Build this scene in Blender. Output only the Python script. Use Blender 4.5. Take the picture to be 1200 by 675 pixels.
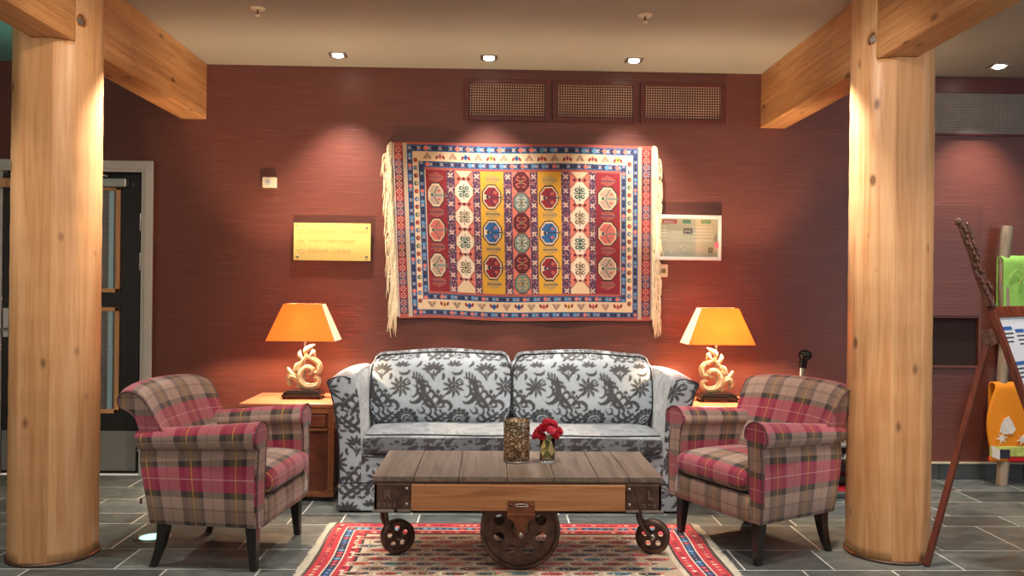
import bpy, bmesh, math, random
import numpy as np
from mathutils import Vector, Matrix, Euler

# ------------------------------------------------------------------ camera, world, lights, exposure
for o in list(bpy.data.objects):
    bpy.data.objects.remove(o)
SC = bpy.context.scene
COL = SC.collection
R = math.radians
PI = math.pi

yaw, roll = R(1.5), R(0.62)
cd = bpy.data.cameras.new('camera'); cam = bpy.data.objects.new('camera', cd); COL.objects.link(cam)
cd.sensor_width = 36; cd.lens = 950 / 1200 * 36; cd.clip_start = 0.05
fw = Vector((math.sin(yaw), math.cos(yaw), 0)); rt = Vector((math.cos(yaw), -math.sin(yaw), 0)); up = Vector((0, 0, 1))
rx = rt * math.cos(roll) + up * math.sin(roll); ux = up * math.cos(roll) - rt * math.sin(roll)
cam.matrix_world = Matrix(((rx.x, ux.x, -fw.x, 0), (rx.y, ux.y, -fw.y, 0), (rx.z, ux.z, -fw.z, 1.3), (0, 0, 0, 1)))
SC.camera = cam

SC.view_settings.view_transform = 'Standard'
SC.view_settings.look = 'None'
SC.view_settings.gamma = 1
SC.view_settings.use_curve_mapping = False
SC.view_settings.exposure = 0.3

WORLD_STRENGTH = 0.42
FILL_W, COOL_W = 26, 26
WALLSPOT_W = 115
COLSPOT_W = 40
RIM_W = 300
LAMP_W = 66

wd = bpy.data.worlds.new('world'); SC.world = wd; wd.use_nodes = True
bg = wd.node_tree.nodes['Background']; bg.inputs[0].default_value = (1.0, 0.86, 0.72, 1); bg.inputs[1].default_value = WORLD_STRENGTH

def aim(o, target):
    d = Vector(target) - o.location
    o.rotation_euler = d.to_track_quat('-Z', 'Y').to_euler()
def area(name, loc, target, w, col, sx, sy):
    l = bpy.data.lights.new(name, 'AREA'); l.shape = 'RECTANGLE'; l.size = sx; l.size_y = sy; l.energy = w; l.color = col
    o = bpy.data.objects.new(name, l); COL.objects.link(o); o.location = loc; aim(o, target); return o
def spot(name, loc, target, w, col, ang=60, blend=0.6, rad=0.03):
    l = bpy.data.lights.new(name, 'SPOT'); l.energy = w; l.color = col; l.spot_size = R(ang); l.spot_blend = blend; l.shadow_soft_size = rad
    o = bpy.data.objects.new(name, l); COL.objects.link(o); o.location = loc; aim(o, target); return o
def point(name, loc, w, col, rad=0.03):
    l = bpy.data.lights.new(name, 'POINT'); l.energy = w; l.color = col; l.shadow_soft_size = rad
    o = bpy.data.objects.new(name, l); COL.objects.link(o); o.location = loc; return o
WARM = (1.0, 0.80, 0.58); NEUT = (1.0, 0.92, 0.82); COOL = (0.72, 0.82, 1.0)
# added unseen fill areas overhead, and an added cool fill from the right
area('overhead_fill', (-0.6, 1.4, 2.74), (-0.6, 3.6, 0), FILL_W, NEUT, 2.4, 1.2)
area('overhead_fill', (1.6, 0.6, 2.74), (1.2, 4.2, 0.2), FILL_W, NEUT, 2.0, 1.0)
area('cool_side_fill', (5.2, 1.2, 1.9), (2.4, 5.2, 1.2), COOL_W, COOL, 1.6, 1.8)
area('teal_hall_light', (-3.1, 4.2, 2.45), (-3.1, 4.2, 2.8), 1.6, (0.25, 0.95, 0.85), 1.2, 1.6)
# wall washers under the three recessed downlights, and one over the right bay
for x in (-1.006, -0.028, 0.92, 3.335):
    spot('downlight_beam', (x, 5.18, 2.77), (x, 5.50, 1.2), WALLSPOT_W * (0.7 if x > 3 else 1), NEUT, 74, 0.9, 0.03)
# downlights over the seating group
for x, y, tx, ty, k in ((-1.25, 3.3, -1.3, 3.95, 1.1), (0.15, 3.2, 0.15, 3.8, 1.2), (1.4, 3.3, 1.4, 4.1, 1.1), (-0.5, 3.9, -0.4, 4.9, 1.2), (0.8, 3.9, 0.7, 4.9, 1.2)):
    spot('seating_downlight', (x, y, 2.77), (tx, ty, 0.4), 85 * k, NEUT, 66, 0.8, 0.05)
# light thrown on the two timber columns
spot('column_spot', (-0.9, 3.0, 2.75), (-2.0, 3.9, 1.9), COLSPOT_W, WARM, 60, 0.9, 0.04)
spot('column_spot', (0.7, 3.3, 2.75), (1.9, 3.9, 1.9), COLSPOT_W, NEUT, 60, 0.9, 0.04)
spot('column_low_spot', (1.35, 3.0, 2.75), (1.93, 3.86, 0.30), COLSPOT_W * 2.2, WARM, 17, 0.7, 0.02)
for x, y, tx, k in ((-1.52, 4.25, -1.93, 1.0), (-2.62, 4.35, -2.24, 0.8), (1.43, 4.30, 1.84, 1.0), (2.55, 4.40, 2.15, 0.8)):
    spot('column_rim_spot', (x, y, 2.78), (tx, 4.0, 1.95), RIM_W * k, NEUT, 30, 0.9, 0.03)
# added spots out of view behind the camera, brightening the beams
for x, y, tx, ty in ((-0.5, -0.8, -1.95, 4.2), (0.5, -0.8, 1.86, 4.2), (-1.4, -0.8, -2.1, 3.0), (1.4, -0.8, 2.0, 3.0)):
    spot('beam_fill_spot', (x, y, 1.7), (tx, ty, 2.55), 75, NEUT, 26, 1.0, 0.2)
for x, y, tx in ((-2.7, 3.2, -2.5), (2.6, 3.2, 2.7), (3.0, 4.2, 3.1)):
    spot('hall_downlight', (x, y, 2.77), (tx, y + 0.5, 0.0), 80, NEUT, 80, 0.8, 0.05)

# ------------------------------------------------------------------ colour and material helpers
def lin(c):
    c = c / 255.0
    return c / 12.92 if c <= 0.04045 else ((c + 0.055) / 1.055) ** 2.4
def rgb(r, g, b): return (lin(r), lin(g), lin(b), 1)
class NT:
    def __init__(s, name):
        s.m = bpy.data.materials.new(name); s.m.use_nodes = True
        s.t = s.m.node_tree; s.b = s.t.nodes['Principled BSDF']; s.out = s.t.nodes['Material Output']
    def n(s, typ, **kw):
        nd = s.t.nodes.new(typ)
        for k, v in kw.items(): setattr(nd, k, v)
        return nd
    def l(s, a, b): s.t.links.new(a, b)
    def val(s, sock, v):
        if hasattr(v, 'is_output') or isinstance(v, bpy.types.NodeSocket): s.l(v, sock)
        else: sock.default_value = v
    def math(s, op, a, b=0.0, c=0.0):
        nd = s.n('ShaderNodeMath', operation=op)
        s.val(nd.inputs[0], a); s.val(nd.inputs[1], b)
        if op in ('COMPARE', 'MULTIPLY_ADD', 'SMOOTH_MIN'): s.val(nd.inputs[2], c)
        return nd.outputs[0]
    def mix(s, f, a, b, mode='MIX'):
        nd = s.n('ShaderNodeMix', data_type='RGBA', blend_type=mode)
        s.val(nd.inputs[0], f); s.val(nd.inputs[6], a); s.val(nd.inputs[7], b)
        return nd.outputs[2]
    def coord(s, which='Object', scale=(1, 1, 1), rot=(0, 0, 0)):
        tc = s.n('ShaderNodeTexCoord'); mp = s.n('ShaderNodeMapping')
        mp.inputs['Scale'].default_value = scale; mp.inputs['Rotation'].default_value = rot
        s.l(tc.outputs[which], mp.inputs[0]); return mp.outputs[0]
    def noise(s, vec, scale=5, detail=4, rough=0.6, dist=0.0):
        nd = s.n('ShaderNodeTexNoise'); s.l(vec, nd.inputs['Vector'])
        nd.inputs['Scale'].default_value = scale; nd.inputs['Detail'].default_value = detail
        nd.inputs['Roughness'].default_value = rough; nd.inputs['Distortion'].default_value = dist
        return nd.outputs[0]
    def ramp(s, f, stops):
        nd = s.n('ShaderNodeValToRGB'); s.l(f, nd.inputs[0]); cr = nd.color_ramp
        while len(cr.elements) > 1: cr.elements.remove(cr.elements[-1])
        cr.elements[0].position = stops[0][0]; cr.elements[0].color = stops[0][1]
        for p, c in stops[1:]:
            e = cr.elements.new(p); e.color = c
        return nd.outputs[0]
    def bump(s, h, strength=0.3, dist=0.002):
        nd = s.n('ShaderNodeBump'); nd.inputs['Strength'].default_value = strength; nd.inputs['Distance'].default_value = dist
        s.l(h, nd.inputs['Height']); s.l(nd.outputs[0], s.b.inputs['Normal'])
    def base(s, c): s.val(s.b.inputs['Base Color'], c)
    def set(s, **kw):
        for k, v in kw.items(): s.val(s.b.inputs[k.replace('_', ' ')], v)
        return s
BW = ((0, (0, 0, 0, 1)), (1, (1, 1, 1, 1)))
def plain(name, c, rough=0.6, metal=0.0, var=0.12, scale=30, bump=0.15, **kw):
    t = NT(name); v = t.coord(); n = t.noise(v, scale)
    dk = tuple(x * (1 - var) for x in c[:3]) + (1,); lt = tuple(min(1, x * (1 + var)) for x in c[:3]) + (1,)
    t.base(t.ramp(n, ((0.3, dk), (0.7, lt)))); t.set(Roughness=rough, Metallic=metal)
    if bump: t.bump(n, bump, 0.001)
    for k, x in kw.items(): t.set(**{k: x})
    return t.m

# wall paint over horizontal-weave grasscloth
def wall_material():
    t = NT('grasscloth'); v = t.coord('Object', (1.2, 1.2, 60)); n = t.noise(v, 3, 5, 0.65)
    v2 = t.coord('Object', (0.8, 1, 2)); n2 = t.noise(v2, 2.0, 3)
    c = t.ramp(n, ((0.25, rgb(90, 47, 38)), (0.55, rgb(116, 62, 50)), (0.8, rgb(144, 90, 76))))
    t.base(t.mix(t.math('MULTIPLY', n2, 0.35), c, rgb(94, 50, 42)))
    t.set(Roughness=0.36); t.bump(n, 0.45, 0.004); return t.m
M = {}
M['wall'] = wall_material()
M['ceiling'] = plain('ceiling_paint', rgb(170, 166, 150), 0.9, var=0.03, scale=3, bump=0.0)
M['ceiling_teal'] = plain('ceiling_teal_lit', rgb(120, 165, 155), 0.9, var=0.03, scale=3, bump=0.0)  # teal light left of the beam put into the ceiling colour

def slate():
    t = NT('slate'); at = t.n('ShaderNodeAttribute', attribute_name='tone')
    v = t.coord('Object', (1, 2.2, 1)); n = t.noise(v, 5, 8, 0.7, 0.8); n2 = t.noise(t.coord(), 22, 6, 0.7)
    c = t.ramp(n, ((0.3, rgb(70, 76, 76)), (0.52, rgb(98, 104, 102)), (0.75, rgb(132, 136, 130))))
    k = t.math('MULTIPLY_ADD', at.outputs['Fac'], 0.6, 0.66)
    vm = t.n('ShaderNodeVectorMath', operation='SCALE'); t.l(c, vm.inputs[0]); t.l(k, vm.inputs['Scale'])
    t.base(vm.outputs[0]); t.l(t.math('MULTIPLY_ADD', n2, 0.3, 0.22), t.b.inputs['Roughness'])
    t.bump(n2, 0.25, 0.003); return t.m
M['slate'] = slate()
M['grout'] = plain('grout', rgb(206, 206, 198), 0.9)
M['kick_tile'] = plain('slate_skirting', rgb(66, 72, 74), 0.4, var=0.3, scale=8)
M['cream_strip'] = plain('cream_strip', rgb(205, 195, 170), 0.5)

def pine(name, axis='Z', knots=True, lam=False, a=rgb(206, 152, 102), b=rgb(222, 176, 130), c=rgb(176, 118, 72)):
    t = NT(name)
    s = {'Z': (1, 1, 0.045), 'Y': (1, 0.045, 1), 'X': (0.045, 1, 1)}[axis]
    v = t.coord('Object', s); n = t.noise(v, 34, 4, 0.6, 0.8); n2 = t.noise(v, 7, 3, 0.5, 0.5)
    col = t.ramp(n, ((0.28, c), (0.45, a), (0.62, b)))
    col = t.mix(t.math('MULTIPLY', n2, 0.75), col, a)
    if lam:   # glued lamellas
        tc = t.n('ShaderNodeTexCoord'); sep = t.n('ShaderNodeSeparateXYZ'); t.l(tc.outputs['Object'], sep.inputs[0])
        cb = t.n('ShaderNodeCombineXYZ'); t.l(sep.outputs[{'X': 0, 'Y': 1, 'Z': 2}[axis]], cb.inputs[0]); t.l(sep.outputs[2], cb.inputs[1])
        br = t.n('ShaderNodeTexBrick'); t.l(cb.outputs[0], br.inputs['Vector'])
        br.inputs['Scale'].default_value = 1; br.inputs['Brick Width'].default_value = 0.55; br.inputs['Row Height'].default_value = 0.042
        br.inputs['Mortar Size'].default_value = 0.0012; br.inputs['Color1'].default_value = (0.62, 0.60, 0.58, 1); br.inputs['Color2'].default_value = (1, 1, 1, 1)
        br.inputs['Mortar'].default_value = (0.5, 0.42, 0.35, 1)
        col = t.mix(0.6, col, br.outputs[0], 'MULTIPLY')
    if knots:
        ks = {'Z': (1, 1, 0.55), 'Y': (1, 0.42, 1), 'X': (0.42, 1, 1)}[axis]
        kv = t.coord('Object', ks)
        vo = t.n('ShaderNodeTexVoronoi'); t.l(kv, vo.inputs['Vector']); vo.inputs['Scale'].default_value = 7.5
        k = t.ramp(vo.outputs['Distance'], ((0.07, (1, 1, 1, 1)), (0.11, (0.5, 0.5, 0.5, 1)), (0.16, (0, 0, 0, 1))))
        col = t.mix(t.math('MULTIPLY', k, 0.8), col, rgb(84, 46, 22))
    t.base(col); t.set(Roughness=0.42); t.bump(n, 0.12, 0.002)
    return t.m
M['column'] = pine('column_pine', 'Z')
M['planed_shaded'] = pine('planed_pine_shaded', 'Z', a=rgb(192, 138, 90), b=rgb(208, 160, 112), c=rgb(160, 106, 64))  # darker copy of the column pine, toned for shade on the flat face
M['beam'] = pine('beam_pine', 'Y', lam=True, a=rgb(208, 148, 92), b=rgb(226, 174, 118), c=rgb(172, 112, 64))
M['table_wood'] = pine('cart_side_wood', 'X', knots=False, a=rgb(166, 112, 70), b=rgb(192, 140, 94), c=rgb(116, 74, 44))
M['trim_wood'] = pine('door_bead_wood', 'Z', knots=False)
M['log'] = pine('weathered_log', 'Z', True, a=rgb(150, 132, 112), b=rgb(182, 166, 146), c=rgb(100, 82, 66))

def plankgrey():
    t = NT('cart_top_wood'); at = t.n('ShaderNodeAttribute', attribute_name='tone')
    n = t.noise(t.coord('Object', (1, 0.06, 1)), 26, 5, 0.6, 1.0); n2 = t.noise(t.coord(), 3, 4)
    c = t.ramp(n, ((0.3, rgb(92, 78, 68)), (0.5, rgb(126, 110, 98)), (0.72, rgb(156, 140, 124))))
    c = t.mix(t.math('MULTIPLY', n2, 0.5), c, rgb(96, 80, 70))
    k = t.math('MULTIPLY_ADD', at.outputs['Fac'], 0.35, 0.8)
    vm = t.n('ShaderNodeVectorMath', operation='SCALE'); t.l(c, vm.inputs[0]); t.l(k, vm.inputs['Scale'])
    t.base(vm.outputs[0]); t.set(Roughness=0.38); t.bump(n, 0.3, 0.002); return t.m
M['table_top'] = plankgrey()
def rusty(name, a, b, rough=0.5, metal=0.6):
    t = NT(name); n = t.noise(t.coord(), 14, 8, 0.7)
    t.base(t.ramp(n, ((0.35, a), (0.65, b)))); t.set(Roughness=rough, Metallic=metal); t.bump(n, 0.35, 0.002); return t.m
M['iron'] = rusty('cast_iron', rgb(66, 50, 44), rgb(108, 84, 70), 0.42, 0.5)
M['iron_edge'] = rusty('worn_iron_edge', rgb(140, 132, 126), rgb(184, 176, 168), 0.35, 0.8)
M['emboss'] = rusty('embossed_iron', rgb(116, 96, 84), rgb(150, 130, 114), 0.4, 0.5)
M['rust'] = rusty('rusty_iron', rgb(92, 50, 28), rgb(134, 82, 50), 0.6, 0.3)
M['silver'] = plain('brushed_metal', rgb(190, 188, 182), 0.3, 1.0, var=0.08)
M['steel_plate'] = plain('kick_plate_steel', rgb(150, 150, 146), 0.38, 0.7, var=0.06, scale=6)
M['white_paint'] = plain('white_paint', rgb(206, 202, 194), 0.45, var=0.03, bump=0.0)
M['cream_plastic'] = plain('cream_plastic', rgb(236, 222, 190), 0.4, var=0.02, bump=0.0)
M['door_black'] = plain('door_black', rgb(26, 24, 24), 0.35, var=0.1); M['niche'] = plain('niche_dark', rgb(44, 26, 24), 0.9)
M['black'] = plain('black_gloss', rgb(20, 18, 18), 0.22, var=0.05)
M['leg_black'] = plain('leg_black', rgb(34, 28, 26), 0.25, var=0.1)
M['brass_sign'] = plain('brass_sign', rgb(236, 214, 124), 0.35, 0.15, var=0.03, scale=8, bump=0.0)
M['engraving'] = plain('engraving', rgb(206, 182, 108), 0.5, var=0.02, bump=0.0)
M['mahogany'] = pine('mahogany', 'Z', False, a=rgb(104, 46, 30), b=rgb(132, 66, 42), c=rgb(66, 28, 20))
M['dark_carved'] = plain('dark_carved_wood', rgb(96, 64, 54), 0.18, var=0.4, scale=40)
M['gold_cream'] = plain('carved_ivory_paint', rgb(160, 148, 120), 0.5, var=0.25, scale=35, bump=0.4)
M['scroll_shade'] = plain('carving_shade', rgb(122, 96, 62), 0.6)  # brown tone on the beads, painted in as shade between the carvings
M['piping'] = plain('dark_piping', rgb(92, 62, 66), 0.8)
M['sofa_piping'] = plain('navy_piping', rgb(34, 38, 46), 0.8)
def leather():
    t = NT('trunk_leather'); n = t.noise(t.coord('Object', (1, 1, 1)), 9, 8, 0.7)
    t.base(t.ramp(n, ((0.3, rgb(66, 30, 20)), (0.5, rgb(98, 48, 32)), (0.75, rgb(126, 70, 46)))))
    t.set(Roughness=0.38); t.bump(n, 0.3, 0.003); return t.m
M['leather'] = leather()
M['leather_top'] = plain('worn_leather_top', rgb(172, 100, 70), 0.35, var=0.2, scale=7)
M['leather_edge'] = plain('tooled_leather_edge', rgb(140, 82, 48), 0.4, var=0.35, scale=60, bump=0.5)
def grille(name, a, b, n=110):
    t = NT(name); tc = t.n('ShaderNodeTexCoord'); sep = t.n('ShaderNodeSeparateXYZ'); t.l(tc.outputs['Object'], sep.inputs[0])
    fx = t.math('FRACT', t.math('MULTIPLY', sep.outputs[0], n)); fz = t.math('FRACT', t.math('MULTIPLY', sep.outputs[2], n))
    hx = t.math('LESS_THAN', t.math('ABSOLUTE', t.math('SUBTRACT', fx, 0.5)), 0.27)
    hz = t.math('LESS_THAN', t.math('ABSOLUTE', t.math('SUBTRACT', fz, 0.5)), 0.27)
    h = t.math('MULTIPLY', hx, hz); nn = t.noise(t.coord(), 4, 4)
    t.base(t.mix(h, a, t.ramp(nn, ((0.3, tuple(x * .6 for x in b[:3]) + (1,)), (0.7, b))))); t.set(Roughness=0.6); return t.m
M['vent'] = grille('vent_mesh', rgb(76, 32, 28), rgb(214, 178, 150), 58)
M['grey_mesh'] = grille('grey_mesh', rgb(104, 94, 86), rgb(184, 172, 160), 75)
M['vent_frame'] = plain('vent_frame_paint', rgb(92, 38, 32), 0.4)

# woven tartan, UV in metres
def tartan():
    t = NT('tartan_wool'); tc = t.n('ShaderNodeTexCoord'); sep = t.n('ShaderNodeSeparateXYZ'); t.l(tc.outputs['UV'], sep.inputs[0])
    U, V = sep.outputs[0], sep.outputs[1]
    def frac(a, p, o=0.0): return t.math('FRACT', t.math('ADD', t.math('DIVIDE', a, p), o + 50))
    def band(f, lo, hi):
        return t.math('MULTIPLY', t.math('GREATER_THAN', f, lo), t.math('LESS_THAN', f, hi))
    fu = frac(U, 0.225); fv = frac(V, 0.28)
    taupe = rgb(168, 138, 124); brown = rgb(58, 44, 38); olive = rgb(108, 86, 56); red = rgb(172, 10, 74); dk = rgb(48, 34, 40); pk = rgb(196, 62, 92)
    W = t.mix(band(fu, 0.0, 0.14), rgb(180, 150, 134), brown)
    W = t.mix(band(fu, 0.14, 0.42), W, olive)
    W = t.mix(band(fu, 0.42, 0.52), W, brown)
    Vc = t.mix(band(fv, 0.0, 0.10), taupe, dk)
    Vc = t.mix(band(fv, 0.10, 0.50), Vc, red)
    Vc = t.mix(band(fv, 0.50, 0.60), Vc, dk)
    c = t.mix(t.math('MULTIPLY_ADD', band(fv, 0.10, 0.50), 0.20, 0.5), W, Vc)
    c = t.mix(t.math('MULTIPLY', band(fu, 0.27, 0.29), 0.75), c, rgb(214, 152, 60))
    c = t.mix(t.math('MULTIPLY', band(fv, 0.295, 0.308), 0.38), c, rgb(236, 206, 200))
    c = t.mix(t.math('MULTIPLY', band(fv, 0.78, 0.81), 0.35), c, brown); c = t.mix(t.math('MULTIPLY', band(fu, 0.72, 0.74), 0.4), c, brown)
    n = t.noise(t.coord('UV', (1, 1, 1)), 420, 2, 0.6); n3 = t.noise(t.coord('UV', (1, 1, 1)), 90, 3, 0.6)
    c = t.mix(0.55, c, t.ramp(n, ((0.3, (0.52, 0.52, 0.52, 1)), (0.7, (1, 1, 1, 1)))), 'MULTIPLY')
    c = t.mix(0.25, c, t.ramp(n3, ((0.3, (0.55, 0.55, 0.55, 1)), (0.7, (1, 1, 1, 1)))), 'MULTIPLY')
    t.base(c); t.set(Roughness=0.85, Sheen_Weight=0.3); t.bump(n, 0.3, 0.0015); return t.m
M['tartan'] = tartan()
def attr_mat(name, rough=0.85, bscale=300, bstr=0.3, sheen=0.2, mul=1.0):
    t = NT(name); at = t.n('ShaderNodeAttribute', attribute_name='Col'); n = t.noise(t.coord('Object'), bscale, 2)
    c = t.mix(0.3, at.outputs['Color'], t.ramp(n, ((0.3, (0.5, 0.5, 0.5, 1)), (0.7, (1, 1, 1, 1)))), 'MULTIPLY')
    t.base(c); t.set(Roughness=rough, Sheen_Weight=sheen); t.bump(n, bstr, 0.0015); return t.m
M['carpet'] = attr_mat('knotted_wool', 0.9)
def damask_mat():
    t = NT('damask_velvet'); at = t.n('ShaderNodeAttribute', attribute_name='Col')
    n = t.noise(t.coord('Object', (1, 1, 0.25)), 70, 4, 0.6); n2 = t.noise(t.coord(), 14, 3)
    light = t.mix(n2, rgb(152, 163, 172), rgb(178, 188, 196)); dark = t.mix(n2, rgb(46, 46, 50), rgb(72, 72, 76))
    c = t.mix(at.outputs['Color'], light, dark)
    c = t.mix(0.3, c, t.ramp(n, ((0.3, (0.6, 0.6, 0.6, 1)), (0.7, (1, 1, 1, 1)))), 'MULTIPLY')
    t.base(c); t.set(Roughness=0.55, Sheen_Weight=0.5); t.b.inputs['Sheen Roughness'].default_value = 0.35
    t.bump(n, 0.35, 0.002); return t.m
M['damask'] = damask_mat()
M['fringe'] = plain('cotton_fringe', rgb(236, 216, 178), 0.9, var=0.15, scale=60)
M['fringe_rug'] = plain('rug_fringe', rgb(206, 196, 176), 0.9, var=0.15, scale=60)
def glowcloth(name, c, tr=0.6):
    t = NT(name); n = t.noise(t.coord('Object', (1, 1, 1)), 180, 3)
    col = t.mix(t.math('MULTIPLY', n, 0.25), c, tuple(x * 0.7 for x in c[:3]) + (1,))
    d = t.n('ShaderNodeBsdfDiffuse'); tl = t.n('ShaderNodeBsdfTranslucent'); ms = t.n('ShaderNodeMixShader')
    t.l(col, d.inputs[0]); t.l(col, tl.inputs[0]); ms.inputs[0].default_value = tr
    t.l(d.outputs[0], ms.inputs[1]); t.l(tl.outputs[0], ms.inputs[2]); t.l(ms.outputs[0], t.out.inputs['Surface']); return t.m
M['shade'] = glowcloth('orange_shade_cloth', rgb(236, 152, 82), 0.42)
M['shade_side'] = glowcloth('cream_shade_cloth', rgb(248, 224, 206), 0.3)
def emit(name, c, s):
    t = NT(name); t.set(Emission_Color=c, Emission_Strength=s); t.base(c); return t.m
M['lamp_glow'] = emit('lamp_glow', (1, 0.9, 0.75, 1), 14)
M['teal_glow'] = emit('teal_glow', (0.45, 1, 0.9, 1), 1.1)
def glassm(name, c, rough=0.02, ior=1.45):
    t = NT(name); t.base(c); t.set(Roughness=rough, IOR=ior, Transmission_Weight=1.0); return t.m
M['glass'] = glassm('clear_glass', (1, 1, 1, 1))
M['water'] = glassm('vase_water', (0.93, 0.90, 0.42, 1), 0.0, 1.1)
def thinglass(name, tint, a):
    t = NT(name); g = t.n('ShaderNodeBsdfGlossy'); tr = t.n('ShaderNodeBsdfTransparent'); ms = t.n('ShaderNodeMixShader')
    g.inputs['Roughness'].default_value = 0.05; tr.inputs[0].default_value = tint; ms.inputs[0].default_value = a
    t.l(tr.outputs[0], ms.inputs[1]); t.l(g.outputs[0], ms.inputs[2]); t.l(ms.outputs[0], t.out.inputs['Surface']); return t.m
M['thin_glass'] = thinglass('cover_glass', (0.95, 0.97, 0.95, 1), 0.10)
def mosaic():
    t = NT('mosaic_glass'); v = t.coord('Object', (1, 1, 1))
    vo = t.n('ShaderNodeTexVoronoi'); t.l(v, vo.inputs['Vector']); vo.inputs['Scale'].default_value = 150
    vd = t.n('ShaderNodeTexVoronoi', feature='DISTANCE_TO_EDGE'); t.l(v, vd.inputs['Vector']); vd.inputs['Scale'].default_value = 150
    sp = t.n('ShaderNodeSeparateColor'); t.l(vo.outputs['Color'], sp.inputs[0])
    c = t.ramp(sp.outputs[0], ((0.0, rgb(88, 78, 62)), (0.5, rgb(134, 120, 98)), (0.8, rgb(196, 184, 160)), (1, rgb(240, 232, 216))))
    c = t.mix(t.math('LESS_THAN', vd.outputs['Distance'], 0.08), c, rgb(56, 46, 40))
    t.base(c); t.set(Roughness=0.2, Metallic=0.35)
    tl = t.n('ShaderNodeBsdfTranslucent'); t.l(c, tl.inputs[0]); ms = t.n('ShaderNodeMixShader'); ms.inputs[0].default_value = 0.4
    t.l(t.b.outputs[0], ms.inputs[1]); t.l(tl.outputs[0], ms.inputs[2]); t.l(ms.outputs[0], t.out.inputs['Surface'])
    t.bump(vd.outputs['Distance'], 0.4, 0.002); return t.m
M['mosaic'] = mosaic()
def pane_mat():
    t = NT('door_pane'); tc = t.n('ShaderNodeTexCoord'); sep = t.n('ShaderNodeSeparateXYZ'); t.l(tc.outputs['Object'], sep.inputs[0])
    cb = t.n('ShaderNodeCombineXYZ'); t.l(sep.outputs[0], cb.inputs[0]); t.l(sep.outputs[2], cb.inputs[1])
    br = t.n('ShaderNodeTexBrick'); t.l(cb.outputs[0], br.inputs['Vector']); br.inputs['Scale'].default_value = 1; br.offset = 0
    br.inputs['Brick Width'].default_value = 0.045; br.inputs['Row Height'].default_value = 0.03; br.inputs['Mortar Size'].default_value = 0.0018
    br.inputs['Color1'].default_value = rgb(112, 110, 108); br.inputs['Color2'].default_value = rgb(124, 120, 116); br.inputs['Mortar'].default_value = rgb(88, 84, 82)
    t.base(br.outputs[0]); t.set(Roughness=0.12); return t.m
M['pane'] = pane_mat()
M['pane_edge'] = plain('pane_edge_blue', rgb(168, 206, 216), 0.25, var=0.03)  # pale blue streak of light in the door glass, put into colour

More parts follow.
